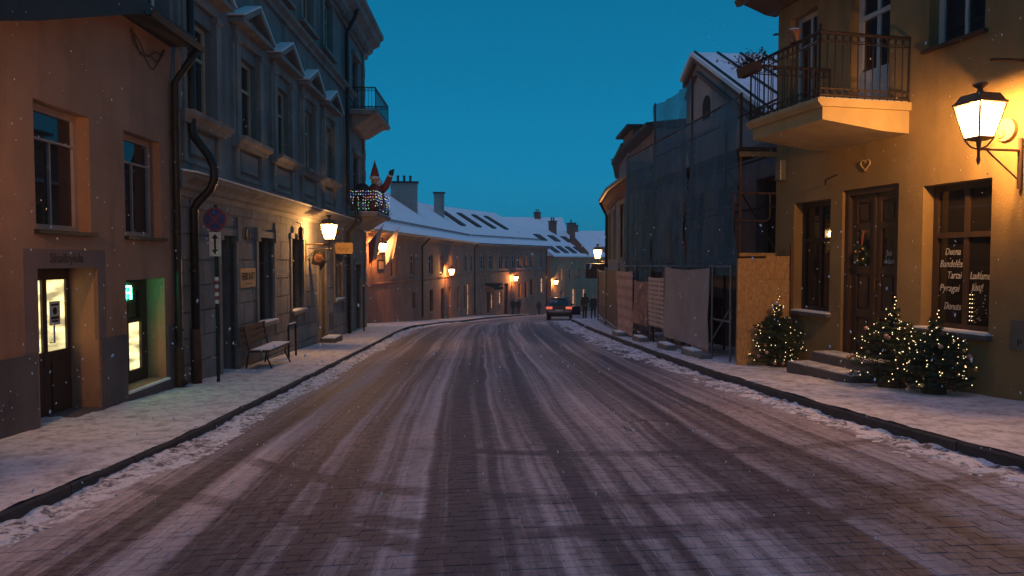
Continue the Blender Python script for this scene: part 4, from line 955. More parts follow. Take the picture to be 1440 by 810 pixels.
# eaves and roof
MB().profile(FR, [(-0.1, 4.44), (0.1, 4.46), (0.45, 4.58), (0.55, 4.61), (0.55, 4.72), (-0.1, 4.72)], 0.5, CE + 0.25).build('eave', 'window_brown', ch)
MB().profile(FR, [(0.55, 4.70), (0.58, 4.60), (0.66, 4.58), (0.72, 4.68), (0.69, 4.70), (0.65, 4.61), (0.59, 4.63)], 0.5, CE + 0.3).build('gutter', 'dark_metal', ch)
mb = MB(); slab(mb, [FR.p(0.4, 0.6, 4.78), FR.p(CE + 0.3, 0.6, 4.78), FR.p(CE + 0.3, -4.2, 7.96), FR.p(0.4, -4.2, 7.96)]); slab(mb, [FR.p(0.4, -4.2, 7.96), FR.p(CE + 0.3, -4.2, 7.96), FR.p(CE + 0.3, -8.8, 4.66), FR.p(0.4, -8.8, 4.66)])
mb.add([FR.p(CE + 0.29, -0.4, 4.66), FR.p(CE + 0.29, -4.2, 7.86), FR.p(CE + 0.29, -8.4, 4.66)], [(0, 1, 2)]); mb.build('roof', 'roof_snow', ch)
for i in range(5):
    p = FR.p(CE + 0.02, -0.05, 2.2 + i * 0.62); MB().tube([p + FR.n * 0.02, p + FR.n * 0.09, p + FR.n * 0.09 + FR.d * 0.06], 0.02, 5).build('wall_hook', 'dark_metal', ch)
# balcony
sA, sB, nB, zb = 10.12, 11.9, 1.46, 2.16
bl = MB(); bl.profile(FR, [(-0.05, zb - 0.11), (nB - 0.06, zb - 0.11), (nB, zb - 0.05), (nB, zb), (-0.05, zb)], sA, sB)
bl.profile(FR, [(-0.05, zb - 0.42), (0.4, zb - 0.40), (nB - 0.1, zb - 0.28), (nB - 0.1, zb - 0.112), (-0.05, zb - 0.112)], sA + 0.04, sB - 0.04)
bal = bl.build('balcony', 'cream_trim', ch)
MB().box(FR, sA + 0.05, sB - 0.05, 0.02, nB - 0.05, zb + 0.002, zb + 0.02).build('snow_cap', 'snow_clean', bal)
e = 0.05
railing(bal, [FR.p(sA + e, 0.0, 0), FR.p(sA + e, nB - e, 0), FR.p(sB - e, nB - e, 0), FR.p(sB - e, 0.0, 0)], zb, zb + 0.88, 0.118, 'iron_railing')
for s in (sA + e, sB - e): MB().tube([FR.p(s, nB - e, zb + 0.88), FR.p(s, nB - e, zb + 0.98)], 0.02, 6).build('post_knob', 'iron_railing', bal)
def dry_plant(mb, c, n_, hgt, spread, rg):
    for _ in range(n_):
        p = Vector(c) + Vector((rg.uniform(-.06, .06), rg.uniform(-.06, .06), 0)); d_ = Vector((rg.gauss(0, spread), rg.gauss(0, spread), rg.uniform(0.3, 1.0))) * hgt
        mid_ = p + d_ * 0.5 + Vector((0, 0, 0.1 * hgt)); q = p + d_; mb.tube([p, mid_, q], 0.006, 3, 0.002, cap=False)
        for _k in range(5):
            a_ = p.lerp(q, rg.uniform(.3, 1)); r_ = Vector((rg.gauss(0, 1), rg.gauss(0, 1), rg.gauss(0, 1))).normalized() * 0.05; s_ = r_.cross(Vector((0, 0, 1))).normalized() * 0.018
            mb.add([a_, a_ + r_ * 0.5 + s_, a_ + r_, a_ + r_ * 0.5 - s_], [(0, 1, 2, 3)])
rg = random.Random(11)
for i, (s, lab) in enumerate(((11.68, 'flower box of dry trailing plants at the far end of the balcony rail'),)):
    fb = thing('flower_box', at(FR, s, nB, zb + 0.62), lab, 'flower box')
    m_ = MB(); m_.profile(FR, [(nB + 0.02, zb + 0.68), (nB + 0.14, zb + 0.68), (nB + 0.17, zb + 0.82), (nB + 0.02, zb + 0.82)], s - 0.24, s + 0.24); m_.build('box', 'dark_wood', fb)
    m_ = MB()
    for k in range(6): dry_plant(m_, FR.p(s - 0.2 + k * 0.08, nB + 0.09, zb + 0.80), 8, 0.22, 0.6, rg)
    tag(m_.build('plants', 'dry_plant', fb), kind='stuff')
c = FR.p(10.75, nB - 0.05, zb + 0.90)
pt = thing('flower_pot', tuple(c), 'small terracotta pot standing on the balcony rail', 'flower pot'); MB().lathe(c, [(0.06, 0), (0.085, 0.14), (0.095, 0.14), (0.095, 0.17)], 12).build('pot', 'terracotta', pt); MB().ball(c + Vector((0, 0, 0.17)), 0.085, 10, 0.35).build('snow_cap', 'snow_clean', pt)
# small things on the wall
hw = MB(); hc = FR.p(10.98, 0.02, 1.42)
hw.tube([hc + FR.d * (0.085 * math.sin(t) ** 3 * 1.15) + Vector((0, 0, 0.0055 * (13 * math.cos(t) - 5 * math.cos(2 * t) - 2 * math.cos(3 * t) - math.cos(4 * t)))) for t in np.linspace(0, 2 * math.pi, 30)], 0.012, 6)
tag(hw.build('wire_heart', 'cream_trim', loc=hc), 'small heart of pale wire hanging over the cafe door', 'ornament')
hk = MB().tube([FR.p(11.9, 0.02, 1.22), FR.p(11.35, 0.42, 1.22), FR.p(10.98, 0.5, 1.26)], 0.012, 6); tag(hk.build('flag_rod', 'iron_railing', loc=FR.p(11.9, 0, 1.22)), 'thin iron rod sticking out above the cafe door', 'rod')
mt = MB().box(FR, 13.0, 13.16, 0, 0.12, 1.40, 1.76); tag(mt.build('meter_box', 'zinc', loc=FR.p(13.08, 0, 1.4), bevel=0.01), 'small grey meter box on the cafe wall beside the scaffold', 'meter box')
pl_ = thing('wall_plaque', at(FR, 8.40, 0, -0.88), 'square metal plaque on the yellow wall at the right edge', 'plaque'); MB().box(FR, 8.25, 8.51, 0, 0.02, -1.05, -0.70).build('plate', 'zinc', pl_, bevel=0.004)
text(pl_, 'lettering', 'P1', FR.p(8.42, 0.022, -1.0), RD, (0, 0, 1), 0.11, 'ink_black', width=0.1)
al = thing('alarm_siren', at(FR, 8.62, 0, 1.5), 'round white alarm siren with red lens on the yellow wall', 'alarm'); q = FR.p(8.62, 0, 1.52)
m_ = MB(); m_.tube([q, q + FR.n * 0.06], 0.13, 16); m_.build('case', 'cream_trim', al); MB().ball(FR.p(8.66, 0.06, 1.47), 0.05, 10).build('lens', 'sign_orange', al)
br = MB().tube([FR.p(8.45, 0.0, 2.28), FR.p(8.45, 0.45, 2.26)], 0.02, 6); tag(br.build('iron_bracket', 'iron_railing', loc=FR.p(8.45, 0, 2.28)), 'bare iron bracket on the wall above the big lantern', 'bracket')
# door steps
st = thing('door_steps', at(FR, 10.9, 0.3, pav_r(10.4)), 'two stone steps dusted with snow at the cafe door', 'steps')
zg = pav_r(10.4)
for k, (n1, z1, sa, sb_) in enumerate(((0.80, 0.14, 10.2, 11.72), (0.42, 0.30, 10.26, 11.62))):
    so = MB().box(FR, sa, sb_, 0.0 if k else 0.0, n1, zg - 0.3, zg + z1 - 0.002 * k).build('step', 'step_stone', st, bevel=0.015)
    MB().box(FR, sa + 0.02, sb_ - 0.02, 0.02 if k else 0.42, n1 - 0.02, zg + z1 - 0.004, zg + z1 + 0.012).build('snow_cap', 'snow_trodden', so)

# ------------------------------------------------------------------ the gabled house behind the scaffold
FG = Frame((6.7, 0), (-0.0977, 1), -1)
gh = thing('gabled_house', at(FG, 17.5, 0, pav_r(17.5)), 'grey gabled house with snowy metal roof behind the scaffold net', 'house')
sg0, sg1, sp_, ez, pz = 13.55, 19.75, 18.9, 2.45, 5.35
hG = [(14.3, 15.3, -0.3, 1.7), (16.4, 17.4, -0.3, 1.7), (18.4, 19.4, -0.3, 1.7), (14.2, 15.3, -3, -0.9), (17.0, 18.2, -3, -0.9)]
mb = wall_panel(MB(), FG, sg0, sg1, -3.6, ez, hG, 0, 0.4)
zf = pz - (pz - ez) / (sp_ - sg0) * (sg1 - sp_)
mb.build('wall', 'mauve_wall', gh); mb = MB(); mb.prism(FG, [(sg0, ez), (sg1, ez), (sg1, zf), (sp_, pz)], 0, -0.4); mb.box(FG, sg0, sg0 + 0.4, -7, -0.4, -3.6, ez); mb.box(FG, sg1 - 0.4, sg1, -7, -0.4, -3.6, zf)
mb.build('wall', 'gable_plaster', gh)
mb = wall_panel(MB(), FG, sg1, 21.85, -3.6, 2.3, [(20.3, 21.2, -0.3, 1.7)], -0.02, 0.4); mb.box(FG, sg1, 21.85, -3.0, -0.42, 2.1, 2.3); mb.build('wall', 'mauve_wall', gh); window(gh, FG, 20.3, 21.2, -0.3, 1.7, -0.2, 'window_brown', 2, 0.3); MB().box(FG, sg1 + 0.02, 21.84, -3.0, 0.06, 2.302, 2.4).build('snow_cap', 'snow_clean', gh)
MB().box(FG, sg0 + 0.5, sg1 - 0.5, -1.6, -1.5, -3.6, 2.4).build('inner_partition', 'dark_interior', gh)
for q in hG: window(gh, FG, *q, -0.2, 'window_brown', 2, 0.3)
rk = MB()
for off, wd in ((0.0, 0.14), (0.42, 0.08)):
    for sgn, s_e, z_e in ((-1, sg0, ez), (1, sg1, zf)):
        t_ = Vector((s_e - sp_, z_e - pz)); u_ = t_.normalized()
        rk.prism(FG, [(sp_, pz - off), (s_e, z_e - off), (s_e, z_e - off - wd * 1.4), (sp_, pz - off - wd * 1.4)], -0.02, 0.12 if off == 0 else 0.06)
rk.build('verge_moulding', 'mauve_plaster', gh)
aw = MB(); aw.prism(FG, [(18.0, 3.55), (18.5, 3.55), (18.5, 3.9)] + [(18.25 + 0.25 * math.cos(k * math.pi / 8), 3.9 + 0.25 * math.sin(k * math.pi / 8)) for k in range(1, 8)] + [(18.0, 3.9)], -0.1, 0.015); aw.build('gable_window', 'dark_interior', gh)
mb = MB(); sl_ = (pz - ez) / (sp_ - sg0)
slab(mb, [FG.p(sg0 - 0.4, 0.2, ez - 0.4 * sl_ + 0.06), FG.p(sp_, 0.2, pz + 0.06), FG.p(sp_, -8, pz + 0.06), FG.p(sg0 - 0.4, -8, ez - 0.4 * sl_ + 0.06)][::-1], 0.1)
slab(mb, [FG.p(sp_, 0.2, pz + 0.06), FG.p(sg1, 0.2, zf + 0.06), FG.p(sg1, -8, zf + 0.06), FG.p(sp_, -8, pz + 0.06)][::-1], 0.1)
groof = mb.build('roof', 'snow_clean', gh)
for k in range(12):
    n_ = 0.1 - k * 0.62; m_ = MB(); m_.tube([FG.p(sg0 - 0.38, n_, ez - 0.38 * sl_ + 0.075), FG.p(sp_ - 0.02, n_, pz + 0.072)], 0.035, 4); m_.build('seam', 'dark_metal', groof)

# ------------------------------------------------------------------ scaffold with its net
NT = Frame((5.35, 0), (-0.0977, 1), -1)
sf = thing('scaffold', at(NT, 17, -0.4, pav_r(17)), 'tube scaffold wrapped in dark blue net in front of the gabled house', 'scaffold')
ups = [13.0, 15.55, 18.25, 20.85]
for s in ups:
    for n_ in (-0.05, -0.82):
        zt = (3.95 if s in (15.55, 18.25) else 3.0) if n_ > -0.5 else 3.0
        if s == 13.0 and n_ < -0.5: zt = 2.05
        MB().tube([NT.p(s, n_, pav_r(s) - 0.02), NT.p(s, n_, zt)], 0.026, 8).build('standard', 'rusty_metal', sf)
for a, b in zip(ups[:-1], ups[1:]):
    for z in (-0.1, 1.0, 1.95, 2.95):
        for n_ in (-0.05, -0.82): MB().tube([NT.p(a, n_, z), NT.p(b, n_, z)], 0.022, 6).build('ledger', 'rusty_metal', sf)
    for z in (-0.05, 2.0):
        for k in range(3): MB().box(NT, a + 0.03, b - 0.03, -0.78 + k * 0.24, -0.56 + k * 0.24, z, z + 0.04).build('plank', 'bench_wood', sf)
    MB().tube([NT.p(a, -0.85, 0), NT.p(b, -0.85, 1.95)], 0.02, 6).build('brace', 'rusty_metal', sf)
# end bay seen from the street: cross tubes, toe boards, a bent guard rail
for z in (0.05, 1.98, 1.2): MB().tube([NT.p(12.99, 0.0, z), NT.p(12.99, -0.86, z)], 0.022, 6).build('transom', 'rusty_metal', sf)
MB().box(NT, 12.95, 13.0, -0.84, -0.02, 1.86, 1.95).build('toe_board', 'osb', sf); MB().box(NT, 12.93, 12.98, -0.84, -0.02, 0.06, 0.12).build('toe_board', 'osb', sf)
MB().tube([NT.p(12.93, 0.2, 1.17), NT.p(12.93, 0.1, 1.16), NT.p(12.93, 0.1, 0.75), NT.p(12.93, 0.04, 0.70), NT.p(12.93, -0.52, 0.70), NT.p(12.93, -0.58, 0.76), NT.p(12.93, -0.58, 1.17)], 0.014, 6).build('guard_rail', 'rusty_metal', sf)
def cloth(mb, fr, s0, s1, z0, z1, n0, amp, ns, nz, seed, sag=0.0, taper=0.0):
    o = len(mb.v)
    for j in range(nz + 1):
        for i in range(ns + 1):
            a, b = i / ns, j / nz; s = s0 + (s1 - s0) * a; z = z0 + (z1 - z0) * b
            z -= sag * 4 * a * (1 - a) * b; w_ = noise.noise(Vector((s * 1.6, z * 0.9, seed))) + 0.6 * noise.noise(Vector((s * 3.1, z * 0.35, seed + 2))) + 0.5 * noise.noise(Vector((s * 4.2 + z * 1.5, z * 1.6, seed + 5)))
            mb.v.append(tuple(fr.p(s, n0 + amp * w_ + taper * (1 - b) * math.sin(6 * a + seed), z)))
    for j in range(nz):
        for i in range(ns):
            a = o + j * (ns + 1) + i; mb.f.append([a, a + 1, a + ns + 2, a + ns + 1]); mb.mi.append(0)
    return mb
for s0, s1, z0, z1, sd in ((12.98, 15.55, -0.3, 2.92, 1), (15.57, 18.24, -0.3, 2.9, 2), (18.26, 20.85, -0.75, 2.9, 3), (15.57, 18.24, 2.93, 3.88, 4)):
    cloth(MB(), NT, s0, s1, z0, z1, 0.04 if sd < 4 else -0.03, 0.085, 44, 34, sd * 3.3, 0.05).build('net', 'scaffold_net', sf, smooth=True)
cloth(MB(), Frame(NT.p(20.87, 0, 0).xy, (-NT.n).xy, 1), 0.0, 0.85, -0.7, 2.85, 0.02, 0.03, 10, 30, 7).build('net', 'scaffold_net', sf, smooth=True)
# chipboard hoarding at its near end
ob = thing('chipboard_hoarding', (4.3, 12.4, pav_r(12.4)), 'orange chipboard hoarding panels closing the end of the scaffold', 'hoarding')
FO = Frame((0, 12.4), (1, 0), 1)
FO.n = Vector((0, -1, 0)); FO.flip = False
FO.flip = False
for a, b, z0, z1, n_ in ((3.93, 4.42, -1.92, 0.02, 0.03), (4.425, 4.90, -0.35, 0.06, 0.0), (4.425, 4.90, -1.92, -0.355, 0.012)):
    MB().box(FO, a, b, n_ - 0.018, n_, z0, z1).build('panel', 'osb', ob)
MB().box(Frame((3.935, 12.40), (0.17, 0.6), -1), 0.0, 0.60, -0.018, 0.0, -1.92, 0.0).build('panel', 'osb', ob)
MB().box(FO, 4.84, 4.89, 0.0, 0.05, -1.9, 0.28).build('batten', 'bench_wood', ob)
# fence line with tarpaulins and banners, each tied to a tube frame
def banner_mat(name, paper, ink, dens):
    m = pm(name, paper, tuple(x * 0.75 for x in paper), 1.2, 0.75, 0.2, 10); t = m.node_tree; N = t.nodes; L = t.links; b = N['Principled BSDF']
    src = b.inputs['Base Color'].links[0].from_socket; geo = N.new('ShaderNodeNewGeometry'); sx = N.new('ShaderNodeSeparateXYZ'); L.new(geo.outputs['Position'], sx.inputs[0])
    mu = N.new('ShaderNodeMath'); mu.operation = 'MULTIPLY'; mu.inputs[1].default_value = dens; L.new(sx.outputs[2], mu.inputs[0]); fr_ = N.new('ShaderNodeMath'); fr_.operation = 'FRACT'; L.new(mu.outputs[0], fr_.inputs[0])
    lt = N.new('ShaderNodeMath'); lt.operation = 'LESS_THAN'; lt.inputs[1].default_value = 0.4; L.new(fr_.outputs[0], lt.inputs[0])
    mp = N.new('ShaderNodeMapping'); mp.inputs['Scale'].default_value = (14, 14, 0.1); L.new(geo.outputs['Position'], mp.inputs[0]); nz = N.new('ShaderNodeTexNoise'); nz.inputs['Scale'].default_value = 1.5; L.new(mp.outputs[0], nz.inputs['Vector'])
    g = N.new('ShaderNodeMath'); g.operation = 'GREATER_THAN'; g.inputs[1].default_value = 0.45; L.new(nz.outputs[0], g.inputs[0]); mm = N.new('ShaderNodeMath'); mm.operation = 'MULTIPLY'; L.new(lt.outputs[0], mm.inputs[0]); L.new(g.outputs[0], mm.inputs[1])
    mx = N.new('ShaderNodeMix'); mx.data_type = 'RGBA'; L.new(mm.outputs[0], mx.inputs[0]); L.new(src, mx.inputs[6]); mx.inputs[7].default_value = (*ink, 1); L.new(mx.outputs[2], b.inputs['Base Color'])
banner_mat('printed_banner', (0.58, 0.46, 0.43), (0.20, 0.14, 0.14), 9); banner_mat('narrow_banner', (0.5, 0.36, 0.34), (0.3, 0.2, 0.2), 3.5)
pm('picture_banner', (0.40, 0.22, 0.19), (0.14, 0.09, 0.09), 2.2, 0.75, 0.2, 10, c3=(0.5, 0.36, 0.33), c3_lo=0.58, c3_scale=2.0)
pm('poster_dark', (0.06, 0.04, 0.04), (0.025, 0.02, 0.022), 2.0, 0.6, 0.1, 10, c3=(0.24, 0.07, 0.04), c3_lo=0.56, c3_scale=1.3)
NF = Frame((5.29, 0), (-0.0977, 1), -1)
def hanging(name, label, cat, s0, s1, z0, z1, mat, amp, seed, sag=0.03):
    root = thing(name, at(NF, (s0 + s1) / 2, 0.03, z0), label, cat); cloth(MB(), NF, s0, s1, z0, z1, 0.07, amp, 34, 30, seed, sag, 0.02).build('sheet', mat, root, smooth=True)
    c_ = MB()
    for s in (s0, (s0 + s1) / 2, s1): c_.tube([NF.p(s, 0.05, z1 - 0.02), NF.p(s, -0.03, z1 + 0.05)], 0.006, 4)
    c_.build('tie', 'ink_black', root)
hanging('tarpaulin', 'plain grey tarpaulin tied to the scaffold fence', 'tarpaulin', 14.02, 16.78, -1.80, -0.16, 'tarp_grey', 0.045, 21, 0.06)
hanging('banner', 'pale banner printed with lines of text beside the grey tarpaulin', 'banner', 16.86, 18.15, -1.66, -0.42, 'printed_banner', 0.03, 22)
hanging('banner', 'reddish picture banner between two pale banners', 'banner', 18.2, 19.55, -1.72, -0.55, 'picture_banner', 0.035, 23)
hanging('banner', 'narrow pale banner hanging low, second from the dark fence panels', 'banner', 19.6, 21.4, -2.12, -0.32, 'narrow_banner', 0.05, 24)
fn = thing('site_fence', at(NF, 17, -0.05, pav_r(17)), 'tube site fence along the scaffold carrying the banners', 'fence')
for s in (13.1, 14.0, 16.8, 18.17, 19.57, 21.45): MB().tube([NF.p(s, 0, pav_r(s)), NF.p(s, 0, -0.1)], 0.022, 6).build('post', 'zinc', fn)
for z in (-0.13, -1.15): MB().tube([NF.p(13.1, 0, z), NF.p(21.45, 0, z - 0.06)], 0.018, 6).build('rail', 'zinc', fn)
MB().tube([NF.p(13.1, 0.01, -0.9), NF.p(14.0, 0.01, -1.6)], 0.016, 6).build('brace', 'zinc', fn)
for i, (s, n_, lab) in enumerate(((14.4, 0.25, 'dark concrete fence foot nearest the chipboard'), (15.9, 0.3, 'snow-topped concrete fence foot under the grey tarpaulin'), (18.3, 0.22, 'concrete fence foot under the printed banner'), (20.4, 0.25, 'concrete fence foot under the narrow banner'))):
    zz = pav_r(s); ft = thing('fence_foot', at(NF, s, n_, zz), lab, 'fence foot', 'concrete feet along the site fence')
    MB().box(NF, s - 0.35 if i else s - 0.8, s + 0.35, n_ - 0.12, n_ + 0.12, zz - 0.02, zz + 0.13).build('block', 'concrete', ft, bevel=0.02); MB().box(NF, s - 0.3, s + 0.3, n_ - 0.1, n_ + 0.1, zz + 0.131, zz + 0.15).build('snow_cap', 'snow_clean', ft)
# rubble behind the banners
rg = random.Random(4)
for i in range(9):
    s = rg.uniform(16.5, 20.5); zz = pav_r(s); m_ = MB(); m_.ball(NF.p(s, -0.25 + rg.uniform(-.2, .2), zz + 0.06), rg.uniform(0.1, 0.22), 7, 0.6)
    for k in range(len(m_.v)): v_ = Vector(m_.v[k]); m_.v[k] = tuple(v_ + Vector((noise.noise(v_ * 9), noise.noise(v_ * 9 + Vector((3, 1, 2))), 0)) * 0.05)
    tag(m_.build('rubble_lump', 'concrete', loc=NF.p(s, -0.25, zz)), 'lump of rubble lying behind the site fence banners', 'rubble', 'rubble behind the site fence')
# dark poster panels farther along
PF = [Frame((3.28, 21.75), (0.10, 3.9), -1), Frame((3.40, 25.75), (0.2, 3.9), -1), Frame((3.62, 29.75), (0.55, 3.9), -1)]
for i, fr in enumerate(PF):
    zz = pav_r(23 + 4 * i); o_ = thing('poster_panel', at(fr, 1.9, 0, zz), ['dark poster panel with red print next to the narrow banner', 'dark poster panel in the middle of the far hoarding', 'farthest dark poster panel under the shop canopy'][i], 'hoarding', 'dark poster panels on the far hoarding')
    MB().box(fr, 0.05, 3.75, -0.03, 0.0, zz + 0.18, zz + 1.95).build('panel', 'poster_dark', o_)
    for s in (0.02, 3.78): MB().tube([fr.p(s, 0.02, zz - 0.02), fr.p(s, 0.02, zz + 2.05)], 0.035, 6).build('post', 'zinc', o_)
    for z in (0.15, 1.98): MB().tube([fr.p(0.02, 0.02, zz + z), fr.p(3.78, 0.02, zz + z)], 0.022, 6).build('rail', 'zinc', o_)

# ------------------------------------------------------------------ house at the bend on the right
RP = [(4.0, 21.95), (4.0, 27), (4.4, 32.5), (5.5, 39), (8.5, 49)]
rh = thing('bend_house', (4.2, 30, pav_r(30)), 'rounded house with attic storey at the bend on the right', 'house')
for i, (a, b) in enumerate(zip(RP[:-1], RP[1:])):
    fr = Frame(a, (b[0] - a[0], b[1] - a[1]), -1); L_ = math.hypot(b[0] - a[0], b[1] - a[1]) - 0.004
    k = 2 if L_ < 8 else 3; hh = []
    for q in range(k):
        cx = L_ * (q + 0.5) / k; hh += [(cx - 0.45, cx + 0.45, 0.1, 2.0), (cx - 0.45, cx + 0.45, -2.6, -0.9)]
    wall_panel(MB(), fr, 0, L_, -5.5, 2.5, hh, 0, 0.35).build('wall', 'pale_plaster', rh)
    MB().box(fr, 0.2, L_ - 0.2, -1.5, -1.4, -5.5, 2.4).build('inner_partition', 'dark_interior', rh)
    for h in hh:
        wv = window(rh, fr, *h, -0.15, 'window_white', 2, 0.3)
        m_ = MB(); m_.box(fr, h[0] - 0.13, h[0], -0.05, 0.05, h[2] - 0.1, h[3] + 0.12); m_.box(fr, h[1], h[1] + 0.13, -0.05, 0.05, h[2] - 0.1, h[3] + 0.12); m_.box(fr, h[0], h[1], -0.05, 0.048, h[3], h[3] + 0.12); m_.build('surround', 'cream_trim', wv)
    MB().profile(fr, [(-0.05, 2.2), (0.06, 2.22), (0.12, 2.4), (0.3, 2.5), (0.34, 2.66), (-0.4, 2.68)], 0, L_).build('cornice', 'terracotta', rh)
    MB().profile(fr, [(0.33, 2.67), (0.36, 2.60), (0.44, 2.60), (0.47, 2.70), (0.44, 2.70), (0.41, 2.63), (0.38, 2.63)], 0, L_).build('gutter', 'dark_metal', rh)
    if i < 3:
        za = 4.05 + 0.18 * i
        MB().box(fr, 0, L_, -0.75, -0.45, 2.4, za).build('attic_wall', 'mauve_wall', rh)
        MB().profile(fr, [(-0.42, za - 0.03), (-0.12, za + 0.05), (-0.1, za + 0.15), (-3.2, za + 0.45), (-3.2, za + 0.2), (-0.8, za - 0.03)], 0, L_ + (0.3 if i == 2 else 0)).build('attic_roof', 'dark_roof', rh)
        MB().add([fr.p(0, 0.35, 2.70), fr.p(L_, 0.35, 2.70), fr.p(L_, -0.45, 2.98), fr.p(0, -0.45, 2.98)], [(0, 1, 2, 3)]).build('snow_cap', 'snow_clean', rh)
fr = Frame(RP[0], (0, 1), -1)
mb = MB(); mb.box(fr, -0.02, 0.3, -5, -0.36, -5.5, 4.0); fe = Frame(RP[3], (1, 0.12), 1); mb.box(fe, 0.4, 5, -0.3, -0.02, 2.3, 4.5); mb.build('wall', 'mauve_wall', rh)
mb = MB(); mb.box(fr, 2.6, 4.8, -1.2, -0.15, 4.1, 4.5); mb.build('dormer', 'mauve_wall', rh); MB().box(fr, 2.4, 5.0, -1.5, 0.1, 4.51, 4.6).build('dormer_roof', 'dark_roof', rh)
frw = Frame(RP[2], (RP[3][0] - RP[2][0], RP[3][1] - RP[2][1]), -1)
pipe(rh, [frw.p(0.1, 0.4, 2.6), frw.p(0.1, 0.1, 2.0), frw.p(0.1, 0.1, -3)], 0.06)
for s in (2.0, 5.0): MB().profile(frw, [(0.0, -1.2), (0.16, -1.1), (0.14, 2.15), (0.0, 2.2)], s, s + 0.35).build('pilaster', 'cream_trim', rh)
# shop canopy at the bend
cn = thing('shop_canopy', at(frw, 2.6, 0.5, -0.9), 'dark boxed shop canopy with a pale awning below the far right lantern', 'canopy')
MB().box(frw, 0.6, 4.6, 0.05, 1.05, -0.88, -0.20).build('fascia', 'window_brown', cn)
mb = MB(); mb.profile(frw, [(1.06, -0.35), (1.9, -0.85), (1.9, -0.98), (1.06, -0.48)], 3.2, 4.6); mb.build('awning', 'flag_pale', cn)

# ------------------------------------------------------------------ street lanterns on wall brackets
def lantern(label, fr, s, n, z, k=1.0, bracket=True, group='old wall lanterns along the street'):
    root = thing('wall_lantern', at(fr, s, 0, z), label, 'lantern', group)
    c = fr.p(s, n, z); ang = math.atan2(fr.d.y, fr.d.x) + math.pi / 4
    zb, zt = 0.10 * k, 0.52 * k; rb_, rt = 0.165 * k, 0.29 * k
    def cor(j, r, zz): a_ = ang + j * math.pi / 2; return c + Vector((r * math.cos(a_), r * math.sin(a_), zz))
    fm = MB()
    for j in range(4): fm.tube([cor(j, rb_, zb), cor(j, rt, zt)], 0.013 * k, 5)
    fm.lathe(c, [(rb_ * 0.4, zb - 0.05 * k), (rb_ * 1.05, zb - 0.025 * k), (rb_ * 1.05, zb)], 4, ang)
    fm.lathe(c, [(rt * 0.98, zt), (rt * 1.08, zt + 0.01 * k), (rt * 1.08, zt + 0.03 * k), (rt * 0.9, zt + 0.03 * k)], 4, ang)
    fm.build('frame', 'lamp_metal', root)
    for j in range(4):
        m_ = MB(); q = 0.93
        m_.quad(cor(j, rb_ * q, zb + 0.004), cor(j + 1, rb_ * q, zb + 0.004), cor(j + 1, rt * q, zt - 0.004), cor(j, rt * q, zt - 0.004)); m_.build('pane', 'lantern_glow', root)
    MB().lathe(c, [(rt * 1.10, zt + 0.03 * k), (rt * 0.98, zt + 0.045 * k), (rt * 0.80, zt + 0.12 * k), (rt * 0.76, zt + 0.135 * k), (rt * 0.70, zt + 0.14 * k), (rt * 0.2, zt + 0.165 * k), (0.03 * k, zt + 0.18 * k)], 4, ang).build('cap', 'lamp_metal', root)
    MB().lathe(c, [(0.04 * k, zt + 0.17 * k), (0.03 * k, zt + 0.21 * k), (0.045 * k, zt + 0.225 * k), (0.09 * k, zt + 0.255 * k), (0.085 * k, zt + 0.28 * k), (0.03 * k, zt + 0.295 * k)], 10).build('finial', 'lamp_metal', root)
    b_ = MB(); b_.tube([c + Vector((0, 0, -0.26 * k)), c + Vector((0, 0, -0.2 * k)), c + Vector((0, 0, -0.12 * k)), c + Vector((0, 0, zb - 0.04 * k))], [0.006 * k, 0.026 * k, 0.016 * k, 0.035 * k], 8)
    for j in range(4): b_.tube([c + Vector((0, 0, -0.06 * k)), cor(j, rb_ * 0.55, -0.02 * k), cor(j, rb_ * 0.95, 0.07 * k)], 0.011 * k, 5)
    if bracket:
        b_.tube([fr.p(s, 0.02, z - 0.05 * k), c + Vector((0, 0, -0.05 * k))], 0.02 * k, 7); b_.tube([fr.p(s, 0.03, z - 0.45 * k), c + fr.n * (-0.12 * k) + Vector((0, 0, -0.06 * k))], 0.011 * k, 6)
        b_.tube([fr.p(s, 0.03, z + 0.12 * k), fr.p(s, 0.03, z - 0.56 * k)], 0.028 * k, 7)
    b_.build('bracket', 'lamp_metal', root)
    MB().ball(c + Vector((0, 0, zt - 0.13 * k)), 0.035 * k, 10, 1.5).build('bulb', 'bulb_warm', root, smooth=True)
    li = bpy.data.objects.new('lamp_light', bpy.data.lights.new('lamp_light', 'POINT')); col.objects.link(li); li.parent = root
    li.location = c + Vector((0, 0, zt - 0.13 * k)) - wloc(root); li.data.energy = LAMP * (1.0 if k > 0.8 else 0.55); li.data.color = (1.0, 0.47, 0.125); li.data.shadow_soft_size = 0.07 * k
    return root
lantern('big lit lantern on the yellow cafe wall at the right edge', FR, 8.44, 0.60, 1.295, 0.86)
lantern('lit lantern over the hanging signs on the grey tenement', FL, 20.9, 0.72, 0.50)
lantern('lit lantern beside the flags where the red house begins', FA, -2.2, 0.62, 0.30, 1.05)
lantern('lit lantern on the near half of the red house', FA, 15.4, 0.55, -1.30, 1.05)
lantern('lit lantern over the two walkers on the red house', FB, 8.2, 0.5, -2.35, 1.05)
lantern('lit lantern at the near end of the buff house, above the car', FC, 0.35, 0.5, -3.1, 1.05)
lantern('lit lantern at the bend on the right, above the shop canopy', frw, 4.5, 0.7, -0.05, 1.05)
lantern('lantern on the ochre house left of the laundry door', FL, 6.0, 0.5, 0.95, 0.7)

